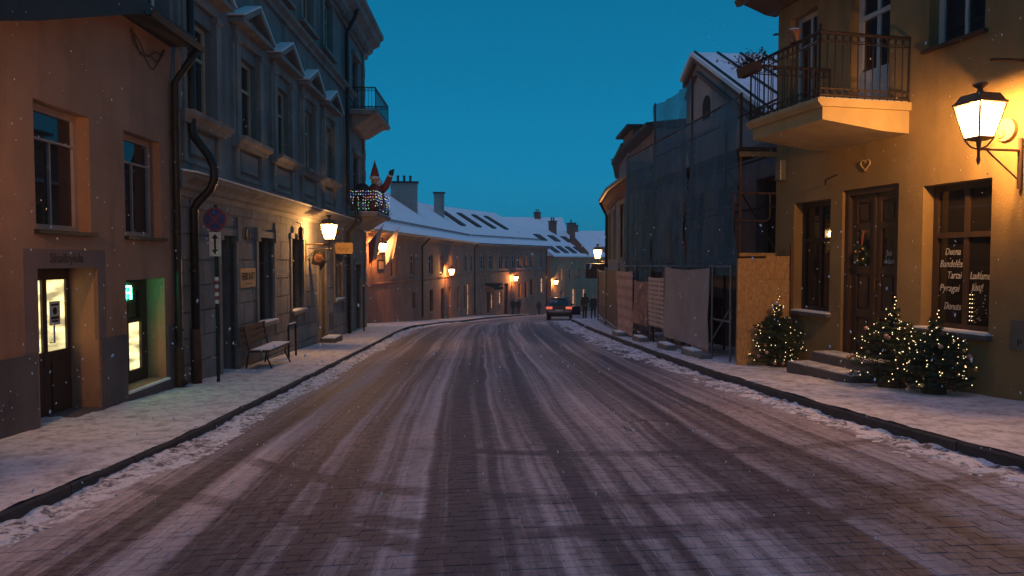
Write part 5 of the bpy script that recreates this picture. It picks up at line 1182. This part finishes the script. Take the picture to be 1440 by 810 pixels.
# ------------------------------------------------------------------ signs on the grey tenement
hb = thing('wall_sign', at(FL, 15.85, 0.03, -0.6), 'orange name board on the grey wall beside the bench', 'sign')
MB().box(FL, 15.36, 16.36, 0.028, 0.055, -0.62, -0.20).build('board', 'sign_orange', hb, bevel=0.004)
text(hb, 'lettering', 'HERR KATT', FL.p(15.44, 0.058, -0.45), FL.d, (0, 0, 1), 0.24, 'ink_black', width=0.84); MB().box(FL, 15.62, 16.10, 0.055, 0.058, -0.545, -0.53).build('rule', 'ink_black', hb)
for s, lab in ((15.48, 'dark oval number plate on the grey wall, nearer the sign post'), (15.92, 'dark oval number plate on the grey wall, nearer the orange board')):
    o_ = thing('number_plate', at(FL, s, 0.03, 0.42), lab, 'number plate', 'oval plates on the grey wall'); pts = [(s + 0.13 * math.cos(t), 0.56 + 0.15 * math.sin(t)) for t in np.linspace(0, 2 * math.pi, 20, endpoint=False)]
    MB().prism(FL, pts, 0.02, 0.045).build('plate', 'ink_black', o_)
    MB().tube([FL.p(s + 0.13 * math.cos(t), 0.047, 0.56 + 0.15 * math.sin(t)) for t in np.linspace(0, 2 * math.pi, 21)], 0.008, 4).build('rim', 'sign_orange', o_)
hg = thing('hanging_sign', at(FL, 21.2, 0.3, 0.3), 'black bag-shaped hanging sign with an orange disc below the lantern', 'sign')
FS = Frame(FL.p(21.2, 0, 0).xy, FL.n.xy, 1)       # across the pavement: s is distance from the wall
MB().tube([FL.p(21.2, 0.0, 0.33), FL.p(21.2, 0.72, 0.33)], 0.014, 6).build('arm', 'iron_railing', hg)
mm = MB().tube([FL.p(21.2, 0.0, 0.0), FL.p(21.2, 0.4, 0.32)], 0.009, 5); mm.build('stay', 'iron_railing', hg)
MB().prism(FS, [(0.12, -0.14), (0.50, -0.22), (0.52, 0.26), (0.42, 0.29), (0.22, 0.30), (0.20, 0.26)], -0.02, 0.02).build('panel', 'ink_black', hg)
MB().prism(FS, [(0.34 + 0.13 * math.cos(t), 0.05 + 0.13 * math.sin(t)) for t in np.linspace(0, 2 * math.pi, 20, endpoint=False)], 0.02, 0.026).build('disc', 'terracotta', hg)
text(hg, 'lettering', '2c', FL.p(21.17, 0.26, 0.0), FL.n, (0, 0, 1), 0.17, 'ink_black', width=0.17)
yg = thing('hanging_sign', at(FL, 24.6, 0.3, 0.2), 'yellow plate-shaped hanging sign near the far drainpipe', 'sign'); FY = Frame(FL.p(24.6, 0, 0).xy, FL.n.xy, 1)
MB().tube([FL.p(24.6, 0.0, 0.66), FL.p(24.6, 0.75, 0.66)], 0.014, 6).build('arm', 'iron_railing', yg)
MB().prism(FY, [(0.10, 0.24), (0.14, 0.20), (0.66, 0.20), (0.70, 0.24), (0.70, 0.54), (0.66, 0.58), (0.14, 0.58), (0.10, 0.54)], -0.02, 0.02).build('panel', 'sign_yellow', yg)
MB().tube([FL.p(24.575, 0.2 + 0.36 * t, 0.36 + 0.05 * math.sin(14 * t) + 0.03 * math.sin(31 * t)) for t in np.linspace(0, 1, 24)], 0.007, 4).build('lettering', 'ink_brown', yg)
for q in (0.2, 0.6): MB().tube([FL.p(24.6, q, 0.57), FL.p(24.6, q, 0.66)], 0.006, 4).build('chain', 'iron_railing', yg)
wc = thing('wall_lamp', at(FL, 19.9, 0.03, 0.6), 'small dark lamp hanging on the grey wall under the ledge', 'lamp'); MB().tube([FL.p(19.9, 0.03, 1.05), FL.p(19.9, 0.16, 1.0), FL.p(19.9, 0.16, 0.9)], 0.012, 5).build('arm', 'dark_metal', wc)
MB().lathe(FL.p(19.9, 0.16, 0.55), [(0.03, 0), (0.07, 0.05), (0.075, 0.3), (0.03, 0.36)], 10).build('shade', 'dark_metal', wc)
# doorstep, hoop, pole
dsx = thing('doorstep', at(FL, 22.95, 0.2, pav_l(22.9)), 'stone doorstep with snow in front of the tenement door', 'doorstep'); zz = pav_l(22.9)
MB().box(FL, 22.4, 23.5, 0.07, 0.55, zz - 0.1, zz + 0.16).build('slab', 'step_stone', dsx, bevel=0.015); MB().box(FL, 22.43, 23.47, 0.10, 0.53, zz + 0.159, zz + 0.18).build('snow_cap', 'snow_clean', dsx)
zz = pav_l(17.8); hp = thing('hoop_rail', at(FL, 17.8, 0.45, zz), 'black steel hoop standing by the bench', 'hoop')
MB().tube([FL.p(17.55, 0.45, zz - 0.02), FL.p(17.55, 0.45, zz + 0.78), FL.p(17.6, 0.45, zz + 0.82), FL.p(18.15, 0.45, zz + 0.82), FL.p(18.2, 0.45, zz + 0.78), FL.p(18.2, 0.45, zz - 0.02)], 0.026, 8).build('tube', 'ink_black', hp, smooth=True)
MB().box(FL, 17.6, 18.15, 0.43, 0.47, zz + 0.843, zz + 0.86).build('snow_cap', 'snow_clean', hp)
zz = pav_l(28); po = thing('thin_pole', at(FL, 28.0, 0.45, zz), 'thin dark pole on the pavement by the tenement corner', 'pole'); MB().tube([FL.p(28, 0.45, zz - 0.02), FL.p(28, 0.45, zz + 1.7)], 0.03, 8).build('shaft', 'ink_black', po); MB().ball(FL.p(28, 0.45, zz + 1.72), 0.045, 8).build('knob', 'ink_black', po)
# traffic sign post
zz = pav_l(13); pb = Vector((-5.40, 13.0, zz)); sg_ = thing('sign_post', tuple(pb), 'no-stopping sign with arrow plate on a dark post beside the drainpipe', 'sign')
MB().tube([pb - Vector((0, 0, 0.02)), pb + Vector((0, 0, 3.25))], 0.032, 8).build('post', 'dark_metal', sg_)
FT = Frame((pb.x, pb.y), (1, 0), 1); FT.n = Vector((0, -1, 0)); FT.flip = False; zs = 0.73
def disc(r, n0, n1, mat): MB().prism(FT, [(r * math.cos(t), zs + r * math.sin(t)) for t in np.linspace(0, 2 * math.pi, 32, endpoint=False)], n0, n1).build('sign_disc', mat, sg_)
disc(0.215, 0.035, 0.045, 'sign_red'); disc(0.185, 0.045, 0.049, 'sign_blue')
m_ = MB()
for q in (1, -1):
    u_ = (math.cos(q * math.pi / 4), math.sin(q * math.pi / 4)); v_ = (-u_[1] * 0.018, u_[0] * 0.018); r = 0.187
    m_.prism(FT, [(-u_[0] * r - v_[0], zs - u_[1] * r - v_[1]), (u_[0] * r - v_[0], zs + u_[1] * r - v_[1]), (u_[0] * r + v_[0], zs + u_[1] * r + v_[1]), (-u_[0] * r + v_[0], zs - u_[1] * r + v_[1])], 0.0485, 0.052 + 0.001 * q)
m_.build('red_cross', 'sign_red', sg_)
MB().box(FT, -0.105, 0.105, 0.035, 0.045, 0.06, 0.50).build('arrow_plate', 'sign_white', sg_)
m_ = MB(); m_.box(FT, -0.018, 0.018, 0.045, 0.049, 0.16, 0.40)
for q, z_ in ((1, 0.47), (-1, 0.09)): m_.prism(FT, [(-0.06, z_ - q * 0.09), (0.06, z_ - q * 0.09), (0.0, z_)], 0.045, 0.0495)
m_.build('arrow', 'ink_black', sg_)
for i in range(7): MB().tube([pb + Vector((0, 0, 1.45 + i * 0.07)), pb + Vector((0, 0, 1.45 + i * 0.07 + 0.068))], 0.038, 8).build('stripe', 'sign_red' if i % 2 else 'sign_white', sg_)
# bench
zz = pav_l(15.9); bn = thing('bench', at(FL, 15.8, 0.5, zz), 'wooden bench with reddish slatted back and snow on its seat', 'bench')
for i in range(4): MB().box(FL, 15.05, 16.65, 0.30 + i * 0.12, 0.40 + i * 0.12, zz + 0.41, zz + 0.445).build('seat_slat', 'bench_wood', bn)
MB().box(FL, 15.07, 16.63, 0.36, 0.75, zz + 0.447, zz + 0.462).build('snow_cap', 'snow_clean', bn)
for i in range(3): MB().box(FL, 15.05, 16.65, 0.20 - i * 0.03, 0.23 - i * 0.03, zz + 0.56 + i * 0.14, zz + 0.66 + i * 0.14).build('back_slat', 'bench_wood', bn)
for s in (15.2, 16.5):
    MB().tube([FL.p(s, 0.16, zz + 0.95), FL.p(s, 0.27, zz + 0.42), FL.p(s, 0.20, zz - 0.01)], 0.02, 6).build('leg', 'dark_metal', bn); MB().tube([FL.p(s, 0.27, zz + 0.40), FL.p(s, 0.70, zz + 0.40), FL.p(s, 0.66, zz + 0.25), FL.p(s, 0.78, zz - 0.01)], 0.02, 6).build('leg', 'dark_metal', bn)
# flags and a notice frame by the red house
for i, (s, mt_, lab) in enumerate(((-4.4, 'flag_red', 'red and pale flag hanging nearer the grey tenement'), (-1.6, 'flag_pale', 'pale lamp-lit flag hanging nearer the red house'))):
    fg = thing('flag', at(FA, s, 0, -0.2), lab, 'flag', 'flags by the lantern'); a_, b_ = FA.p(s, 0.0, 0.1), FA.p(s + 0.3, 1.3, 1.75); MB().tube([a_, b_], 0.025, 6).build('pole', 'window_white', fg)
    cm = MB(); o = 0; ns, nz = 12, 14
    for j in range(nz + 1):
        for i2 in range(ns + 1):
            t, q = i2 / ns, j / nz; p = a_.lerp(b_, 0.42 + 0.55 * t) + Vector((0, 0, -q * (1.1 + 0.5 * t))) + FA.d * (0.10 * math.sin(7 * t + 2 * q) * q) - FA.n * (0.35 * t * q); cm.v.append(tuple(p))
    for j in range(nz):
        for i2 in range(ns): a = j * (ns + 1) + i2; cm.f.append([a, a + 1, a + ns + 2, a + ns + 1]); cm.mi.append(0 if i2 < ns * 0.55 else 1)
    cm.build('cloth', [mt_, 'flag_pale' if i == 0 else 'flag_pale'], fg, smooth=True)
nf = thing('notice_frame', at(FA, -0.7, 0.03, -0.7), 'dark framed notice on the lamp-lit wall under the flags', 'notice'); MB().box(FA, -1.2, -0.1, 0.0, 0.06, -0.62, 0.0).build('frame', 'ink_black', nf); MB().box(FA, -1.08, -0.22, 0.06, 0.065, -0.52, -0.1).build('sheet', 'sign_orange', nf)

# ------------------------------------------------------------------ festive figure and lights on the lower balcony
fc_ = FL.p(28.9, 0.78, 1.85); fg = thing('inflatable_figure', tuple(fc_), 'waving inflatable figure in red coat and pointed red hat on the lower balcony', 'inflatable')
def fp(s, n, z): return fc_ + FL.d * s + FL.n * n + Vector((0, 0, z))
MB().lathe(fc_, [(0.25, 0.0), (0.36, 0.15), (0.40, 0.45), (0.38, 0.75), (0.30, 1.0), (0.16, 1.18)], 18).build('body', 'inflatable_red', fg, smooth=True)
MB().lathe(fc_, [(0.405, 0.40), (0.415, 0.44), (0.415, 0.52), (0.405, 0.56)], 18).build('belt', 'inflatable_black', fg)
MB().ball(fp(0, 0.05, 1.30), 0.20, 14, 1.0).build('head', 'skin', fg, smooth=True)
MB().ball(fp(0.02, 0.10, 1.24), 0.20, 14, 1.05).build('beard', 'inflatable_white', fg, smooth=True)
MB().lathe(fp(0, 0.0, 1.40), [(0.215, 0.0), (0.225, 0.05), (0.20, 0.10)], 14).build('hat_brim', 'inflatable_white', fg, smooth=True)
MB().lathe(fp(0, 0.0, 1.48), [(0.195, 0.0), (0.13, 0.28), (0.05, 0.52), (0.015, 0.62)], 14).build('hat', 'inflatable_red', fg, smooth=True); MB().ball(fp(0, 0, 2.12), 0.045, 8).build('pompom', 'inflatable_white', fg, smooth=True)
MB().tube([fp(0, 0.22, 0.92), fp(0.05, 0.44, 1.12), fp(0.1, 0.56, 1.42), fp(0.1, 0.60, 1.52)], [0.17, 0.15, 0.12, 0.11], 12).build('arm', 'inflatable_red', fg, smooth=True)
MB().tube([fp(0.1, 0.59, 1.50), fp(0.1, 0.61, 1.56)], 0.125, 12).build('cuff', 'inflatable_white', fg, smooth=True)
gv = MB(); gv.ball(fp(0.1, 0.65, 1.66), 0.11, 12, 1.2); gv.tube([fp(0.1, 0.66, 1.66), fp(0.06, 0.76, 1.80)], 0.05, 8); gv.build('glove', 'inflatable_black', fg, smooth=True)
MB().tube([fp(-0.1, -0.25, 0.92), fp(-0.2, -0.36, 0.72), fp(-0.3, -0.3, 0.6)], [0.15, 0.13, 0.11], 12).build('arm', 'inflatable_red', fg, smooth=True)
sk = MB(); sk.ball(fp(-0.1, -0.48, 0.86), 0.33, 14, 1.15); sk.build('sack', 'inflatable_black', fg, smooth=True)
lc = thing('light_curtain', at(FL, 29, 1.06, 1.9), 'coloured fairy lights draped over the lower balcony rail', 'fairy lights'); rg = random.Random(8); grp = {k: MB() for k in ('bulb_blue', 'bulb_orange', 'bulb_white', 'bulb_green')}
path = [FL.p(27.38, 0.05, 0), FL.p(27.38, 1.1, 0), FL.p(30.8, 1.1, 0)]
for a, b, k in ((path[0], path[1], 11), (path[1], path[2], 20)):
    for i in range(k):
        p = a.lerp(b, (i + 0.5) / k); nb = rg.randint(2, 7)
        for j in range(nb):
            grp[rg.choice(['bulb_blue', 'bulb_blue', 'bulb_orange', 'bulb_white', 'bulb_green'])].ball(p + Vector((rg.uniform(-.02, .02), rg.uniform(-.02, .02), 2.62 - 0.11 * j + rg.uniform(-.02, .02))), 0.017, 5)
for k_, m_ in grp.items(): tag(m_.build('bulbs', k_, lc), kind='stuff')
ga = MB()
for i in range(320):
    t = rg.random(); p = path[1].lerp(path[2], t) if rg.random() < 0.7 else path[0].lerp(path[1], t); p = p + Vector((rg.gauss(0, .04), rg.gauss(0, .04), 1.95 + abs(rg.gauss(0, .12)))); q = p + Vector((rg.gauss(0, 1), rg.gauss(0, 1), rg.gauss(0, 1))).normalized() * 0.12; sd = (q - p).cross(Vector((0.3, 0.2, 1))).normalized() * 0.012
    ga.add([p - sd, p + sd, q], [(0, 1, 2)])
gl = thing('balcony_garland', at(FL, 29, 1.06, 1.85), 'dark fir garland along the foot of the lower balcony rail', 'garland'); tag(ga.build('needles', 'needles', gl), kind='stuff')

# ------------------------------------------------------------------ Christmas trees in front of the cafe
def xmas_tree(label, s, n, hgt, rad, seed, nb):
    p = FR.p(s, n, 0); z0 = pav_r(p.y); base = Vector((p.x, p.y, z0)); rg = random.Random(seed)
    root = thing('christmas_tree', tuple(base), label, 'christmas tree', 'small lit trees at the cafe front')
    MB().tube([base, base + Vector((0.01, 0, hgt * 0.6)), base + Vector((0, 0.01, hgt))], [0.035, 0.02, 0.006], 7).build('trunk', 'bark', root)
    fol = MB(); tips = []
    def needles(a, b, k, ln):
        d_ = (b - a).normalized(); sx_ = d_.cross(Vector((0, 0, 1))); sx_ = sx_.normalized() if sx_.length > .05 else Vector((1, 0, 0)); sy_ = d_.cross(sx_)
        for i in range(k):
            o_ = a.lerp(b, (i + rg.random()) / k)
            for _ in range(4):
                w_ = rg.uniform(0, 2 * math.pi); r_ = (sx_ * math.cos(w_) + sy_ * math.sin(w_)) * 0.85 + d_ * 0.75; q = o_ + r_.normalized() * ln * rg.uniform(.7, 1.2); e_ = r_.cross(d_).normalized() * 0.0032
                fol.add([o_ - e_, o_ + e_, q], [(0, 1, 2)])
    nbr = 112
    for i in range(nbr):
        lead = i >= nbr - 8; t = ((i + 0.5) / (nbr - 8)) ** 0.85; e_ = (t - 0.30) / 0.73
        zz = hgt * (0.80 + 0.022 * (i - nbr + 8)) if lead else hgt * (0.07 + 0.70 * t)
        R_ = 0.05 if lead else rad * math.sqrt(max(0.03, 1 - e_ * e_)) * rg.uniform(0.70, 1.12) + 0.02; az = i * 2.399 + rg.uniform(-.3, .3)
        a = base + Vector((0, 0, zz)); dz = R_ * rg.uniform(-0.1, 0.35); b = a + Vector((math.cos(az) * R_, math.sin(az) * R_, dz)); mid_ = a.lerp(b, 0.55) - Vector((0, 0, 0.05 * R_))
        fol.tube([a, mid_, b], 0.006, 4, 0.002, cap=False); needles(mid_, b, 12, 0.036); needles(a.lerp(mid_, .3), mid_, 8, 0.036)
        for k in range(6):
            u_ = rg.uniform(.25, .95); o_ = a.lerp(mid_, u_ * 2) if u_ < .5 else mid_.lerp(b, u_ * 2 - 1); sd = az + rg.choice((-1, 1)) * rg.uniform(.5, .9); ln = R_ * (1.05 - u_) * 0.7 + 0.03
            e_ = o_ + Vector((math.cos(sd) * ln, math.sin(sd) * ln, rg.uniform(-.02, .04))); needles(o_, e_, 9, 0.034); tips.append(e_)
        tips += [b, b, mid_.lerp(b, .6)]
    tag(fol.build('foliage', 'needles', root), kind='stuff')
    bu = MB(); rg2 = random.Random(seed + 1)
    for i in range(nb):
        e_ = rg2.choice(tips); o_ = (e_ - base); o_.z = 0; bu.ball(e_ + (o_.normalized() * 0.02 if o_.length > .02 else o_) + Vector((0, 0, rg2.uniform(-.01, .02))), 0.0062, 5)
    for i in range(6): bu.ball(base + Vector((rg2.uniform(-.03, .03), rg2.uniform(-.03, .03), hgt * (0.88 + 0.045 * i))), 0.007, 5)
    tag(bu.build('light_string', 'bulb_warm', root), kind='stuff')
    low = [t for t in tips if (t - base).z < hgt * 0.75]
    for i in range(9):
        e_ = rg2.choice(low); o_ = e_ - base; o_.z = 0; q = e_ + o_.normalized() * 0.03 - Vector((0, 0, 0.03)); MB().ball(q, 0.03, 10).build('bauble', 'bauble_gold' if i % 3 == 0 else 'bauble_pink', root, smooth=True)
    sk_ = MB(); prof = [(0.15, -0.01), (0.16, 0.03), (0.14, 0.09), (0.11, 0.13), (0.05, 0.16)]; sk_.lathe(base, [(r * rad / 0.42, z) for r, z in prof], 22)
    for k in range(len(sk_.v)): v_ = Vector(sk_.v[k]); w_ = noise.noise(v_ * 12) * 0.03; o_ = v_ - base; o_.z = 0; sk_.v[k] = tuple(v_ + (o_.normalized() * w_ if o_.length > .01 else Vector((0, 0, 0))))
    sk_.build('sack_base', 'burlap', root, smooth=True)
xmas_tree('small lit christmas tree beside the chipboard hoarding', 12.55, 0.42, 1.10, 0.39, 31, 90)
xmas_tree('bushiest lit christmas tree beside the cafe steps', 9.78, 0.52, 1.10, 0.45, 32, 125)
xmas_tree('lit christmas tree nearest the camera under the cafe window', 9.13, 0.46, 0.95, 0.38, 33, 95)
# wreath on the cafe door
wr = thing('door_wreath', at(FR, 11.12, 0.0, 0.06), 'small fir wreath with gold baubles on the cafe door', 'wreath'); rg = random.Random(17); wm = MB(); wc_ = FR.p(11.13, -0.06, 0.08)
for i in range(500):
    t = rg.uniform(0, 2 * math.pi); p = wc_ + FR.d * (0.10 * math.cos(t)) + Vector((0, 0, 0.11 * math.sin(t))) + Vector((rg.gauss(0, .012), rg.gauss(0, .012), rg.gauss(0, .012))); q = p + (FR.d * math.cos(t + rg.gauss(0, .6)) + Vector((0, 0, math.sin(t + rg.gauss(0, .6)))) + FR.n * rg.gauss(0.2, .4)).normalized() * 0.05; e_ = (q - p).cross(FR.n).normalized() * 0.004
    wm.add([p - e_, p + e_, q], [(0, 1, 2)])
tag(wm.build('needles', 'needles', wr), kind='stuff')
for t in (0.4, 2.3, 3.9, 5.2): MB().ball(wc_ + FR.d * (0.10 * math.cos(t)) + Vector((0, 0, 0.11 * math.sin(t))) + FR.n * 0.03, 0.022, 8).build('bauble', 'bauble_gold', wr, smooth=True)
MB().tube([wc_ + Vector((0, 0, 0.11)), wc_ + Vector((0, 0, 0.36)) - FR.n * 0.04], 0.012, 5).build('ribbon', 'sign_red', wr)

# ------------------------------------------------------------------ the car going down the street
cx, cy = 3.38, 51.0; cz = road_z(cx, cy + 1.5); car = thing('car', (cx, cy, cz), 'dark estate car with lit tail lights driving away down the street', 'car')
pitch = (road_z(cx, cy + 4.5) - road_z(cx, cy)) / 4.5
def cp(x, y, z): return Vector((cx + x + 0.10 * y * 0.9, cy + y, cz + z + pitch * (y - 1.5)))
prof = [(-0.0, 0.34), (-0.06, 0.42), (-0.06, 0.66), (0.02, 0.74), (0.04, 1.02), (0.34, 1.52), (0.62, 1.62), (1.6, 1.66), (2.4, 1.58), (3.1, 1.08), (4.2, 0.95), (4.55, 0.78), (4.6, 0.36), (4.2, 0.26), (0.4, 0.26)]
def hw_(z): return 0.90 if z < 0.5 else 0.92 if z < 1.05 else 0.92 - (z - 1.05) * 0.34
m_ = MB(); k = len(prof)
for sx_ in (-1, 1): m_.v += [tuple(cp(sx_ * hw_(z), y, z)) for y, z in prof]
m_.f += [list(range(k)), list(range(k, 2 * k))[::-1]]; m_.mi += [0, 0]
for i in range(k): m_.f.append([i, (i + 1) % k, (i + 1) % k + k, i + k]); m_.mi.append(0)
m_.build('body', 'car_paint', car, bevel=0.05)
m_ = MB(); m_.quad(cp(-0.70, 0.045, 1.06), cp(0.70, 0.045, 1.06), cp(0.60, 0.315, 1.50), cp(-0.60, 0.315, 1.50)); m_.build('rear_window', 'car_glass', car)
for q in (-1, 1):
    m_ = MB(); m_.add([cp(q * 0.925, 0.35, 1.08), cp(q * 0.925, 2.75, 1.08), cp(q * 0.765, 2.2, 1.54), cp(q * 0.765, 0.62, 1.54)], [(0, 1, 2, 3)]); m_.build('side_window', 'car_glass', car)
    m_ = MB(); m_.box(Frame((0, 0), (1, 0), -1), 0, 0, 0, 0, 0, 0); m_ = MB()
    P = [cp(q * x, y, z) for z in (0.80, 0.98) for y in (-0.03, 0.18) for x in (0.48, 0.93)]
    m_.add(P, [(0, 2, 3, 1), (4, 5, 7, 6), (0, 1, 5, 4), (2, 6, 7, 3), (0, 4, 6, 2), (1, 3, 7, 5)]); m_.build('tail_light', 'tail_light', car, bevel=0.02)
    for y in (0.78, 3.65):
        w_ = MB().tube([cp(q * 0.70, y, 0.33), cp(q * 0.915, y, 0.33)], 0.33, 20).build('wheel', 'tyre', car); MB().tube([cp(q * 0.90, y, 0.33), cp(q * 0.925, y, 0.33)], 0.2, 14).build('rim', 'zinc', w_)
    MB().ball(cp(q * 1.0, 2.55, 1.12), 0.11, 8, 0.7).build('mirror', 'car_paint', car); MB().tube([cp(q * 0.62, 0.6, 1.66), cp(q * 0.62, 2.2, 1.68)], 0.02, 6).build('roof_rail', 'car_trim', car)
def cbox(x0, x1, y0, y1, z0, z1): 
    m = MB(); m.add([cp(x, y, z) for z in (z0, z1) for y in (y0, y1) for x in (x0, x1)], [(0, 2, 3, 1), (4, 5, 7, 6), (0, 1, 5, 4), (2, 6, 7, 3), (0, 4, 6, 2), (1, 3, 7, 5)]); return m
cbox(-0.86, 0.86, -0.10, 0.1, 0.36, 0.56).build('bumper', 'car_trim', car, bevel=0.03); cbox(-0.72, 0.72, -0.085, 0.0, 0.58, 0.615).build('chrome_strip', 'chrome', car)
cbox(-0.26, 0.26, -0.075, -0.05, 0.66, 0.77).build('number_plate', 'plate_white', car); cbox(-0.55, 0.55, 0.28, 0.42, 1.53, 1.58).build('spoiler', 'car_paint', car)
MB().tube([cp(0.0, 0.03, 1.09), cp(0.34, 0.11, 1.22)], 0.008, 4).build('wiper', 'car_trim', car)
P = [cp(x, y, z) for z in (0.35, 1.0) for x, y in ((0.93, 2.6), (1.55, 2.1), (1.58, 2.16), (0.93, 2.68))]
m_ = MB(); m_.add(P, [(0, 1, 2, 3), (4, 5, 6, 7), (0, 1, 5, 4), (1, 2, 6, 5), (2, 3, 7, 6), (3, 0, 4, 7)]); m_.build('open_door', 'car_paint', car)

# ------------------------------------------------------------------ people, small in the distance
def person(label, x, y, z, yaw, hgt, coat, legs, step=0.12, arm=0.0):
    J = {}; E_ = []; rad = {}
    def add(n_, p, r, par=None, ry=None): J[n_] = Vector(p); rad[n_] = (r, ry or r); par and E_.append((par, n_))
    add('pelvis', (0, 0, .95), .165, None, .13); add('waist', (0, 0, 1.12), .165, 'pelvis', .125); add('chest', (0, 0, 1.32), .18, 'waist', .13); add('neck', (0, .01, 1.49), .06, 'chest'); add('jaw', (0, .03, 1.56), .075, 'neck'); add('brow', (0, .02, 1.66), .095, 'jaw'); add('crown', (0, .0, 1.74), .07, 'brow')
    for q, sd in ((-1, 'l'), (1, 'r')):
        st_ = step * q
        add('hip' + sd, (q * .1, 0, .88), .105, 'pelvis'); add('knee' + sd, (q * .11, st_ * .6 + .02, .5), .07, 'hip' + sd); add('ankle' + sd, (q * .11, st_, .1), .05, 'knee' + sd); add('toe' + sd, (q * .12, st_ + .16, .045), .042, 'ankle' + sd)
        add('sho' + sd, (q * .19, 0, 1.40), .075, 'chest'); add('elb' + sd, (q * .25, -.03 - st_ * .5, 1.12), .06, 'sho' + sd)
        lift = arm if q > 0 else 0.0
        add('wri' + sd, (q * (.25 - .05 * lift), .08 + .2 * lift - st_ * .6, .90 + .25 * lift), .045, 'elb' + sd); add('han' + sd, (q * (.25 - .07 * lift), .12 + .26 * lift - st_ * .6, .81 + .3 * lift), .038, 'wri' + sd)
    nm = list(J); me = bpy.data.meshes.new('person'); me.from_pydata([J[n_] for n_ in nm], [(nm.index(a), nm.index(b)) for a, b in E_], []); o = bpy.data.objects.new('person', me); col.objects.link(o)
    sk_ = o.modifiers.new('skin', 'SKIN'); sk_.use_smooth_shade = True; o.modifiers.new('sub', 'SUBSURF').levels = 2
    for i, n_ in enumerate(nm): me.skin_vertices[0].data[i].radius = rad[n_]; me.skin_vertices[0].data[i].use_root = n_ == 'pelvis'
    dg = bpy.context.evaluated_depsgraph_get(); me2 = bpy.data.meshes.new_from_object(o.evaluated_get(dg)); bpy.data.objects.remove(o)
    me2.materials.clear()
    for m in (coat, legs, 'skin', 'hair_dark', 'ink_black'): me2.materials.append(M[m])
    for p in me2.polygons:
        c = p.center; p.material_index = 4 if c.z < .12 else 1 if c.z < .72 else 0 if c.z < 1.50 else 3 if (c.z > 1.69 or c.y < 0.0) else 2; p.use_smooth = True
        if abs(c.x) > .17 and c.z < .87 + arm * .3 and c.z > .7 and c.y > .06: p.material_index = 2
    # coat skirt: lower hem widened
    for v in me2.vertices: v.co = v.co * (hgt / 1.8)
    ob = bpy.data.objects.new('person', me2); col.objects.link(ob); ob.location = (x, y, z); ob.rotation_euler = (0, 0, yaw)
    tag(ob, label, 'person', 'people down the street'); return ob
person('person in a dark coat standing on the pavement beside the car', 4.72, 46.0, pav_r(46) + 0.0, 0.4, 1.8, 'black_cloth', 'black_cloth', 0.05, 0.8)
person('person in dark clothes half hidden behind the far hoarding', 5.45, 47.5, pav_r(47.5), 2.6, 1.72, 'blue_cloth', 'black_cloth', 0.06)
person('left one of two walkers in dark coats under the red house lantern', 0.12, 73.6, pav_l(73.6), 0.2, 1.75, 'black_cloth', 'black_cloth', 0.14)
person('right one of two walkers in dark coats under the red house lantern', 0.66, 74.2, pav_l(74.2), 0.1, 1.72, 'blue_cloth', 'black_cloth', 0.12)
person('lone walker in dark coat left of the car', 3.05, 80.6, ground_z(3.05, 80.6), 0.3, 1.7, 'black_cloth', 'blue_cloth', 0.12)

# ------------------------------------------------------------------ falling snow
rg = random.Random(21); fl = MB()
oc = [(0, 2, 4), (2, 1, 4), (1, 3, 4), (3, 0, 4), (2, 0, 5), (1, 2, 5), (3, 1, 5), (0, 3, 5)]
for i in range(7500):
    y = 3.0 + 32 * rg.random(); x = rg.uniform(-0.85, 0.85) * y; z = rg.uniform(-1.4 - drop(y), 0.45 * y + 0.6)
    if abs(x) < 3.2 and z > 0.05 * y: continue
    if abs(x) < 5.0 and z > 0.25 * y and y > 8: continue
    r = rg.uniform(.003, .0065) * (1.25 if i % 9 == 0 else 1); dx, dz = rg.uniform(-.4, .4) * r, rg.uniform(1.2, 2.2)
    fl.add([(x + r, y, z), (x - r, y, z), (x, y + r, z), (x, y - r, z), (x + dx * 2, y, z + r * dz), (x - dx * 2, y, z - r * dz)], oc)
tag(fl.build('snowflakes', 'snow_clean'), 'falling snowflakes in the air over the street', 'snow', kind='stuff')

# ------------------------------------------------------------------ snowy air
hz = MB().box(W, -70, 70, -30, 175, -14.0, 13.2).build('haze', 'snow_clean')
m = bpy.data.materials.new('snowy_air'); m.use_nodes = True; t = m.node_tree; t.nodes.clear()
vo = t.nodes.new('ShaderNodeVolumePrincipled'); vo.inputs['Color'].default_value = (0.9, 0.92, 0.95, 1); vo.inputs['Density'].default_value = 0.0011
ou = t.nodes.new('ShaderNodeOutputMaterial'); t.links.new(vo.outputs[0], ou.inputs['Volume'])
hz.data.materials.clear(); hz.data.materials.append(m); tag(hz, 'thin snowy haze hanging in the street air', 'haze', kind='stuff')
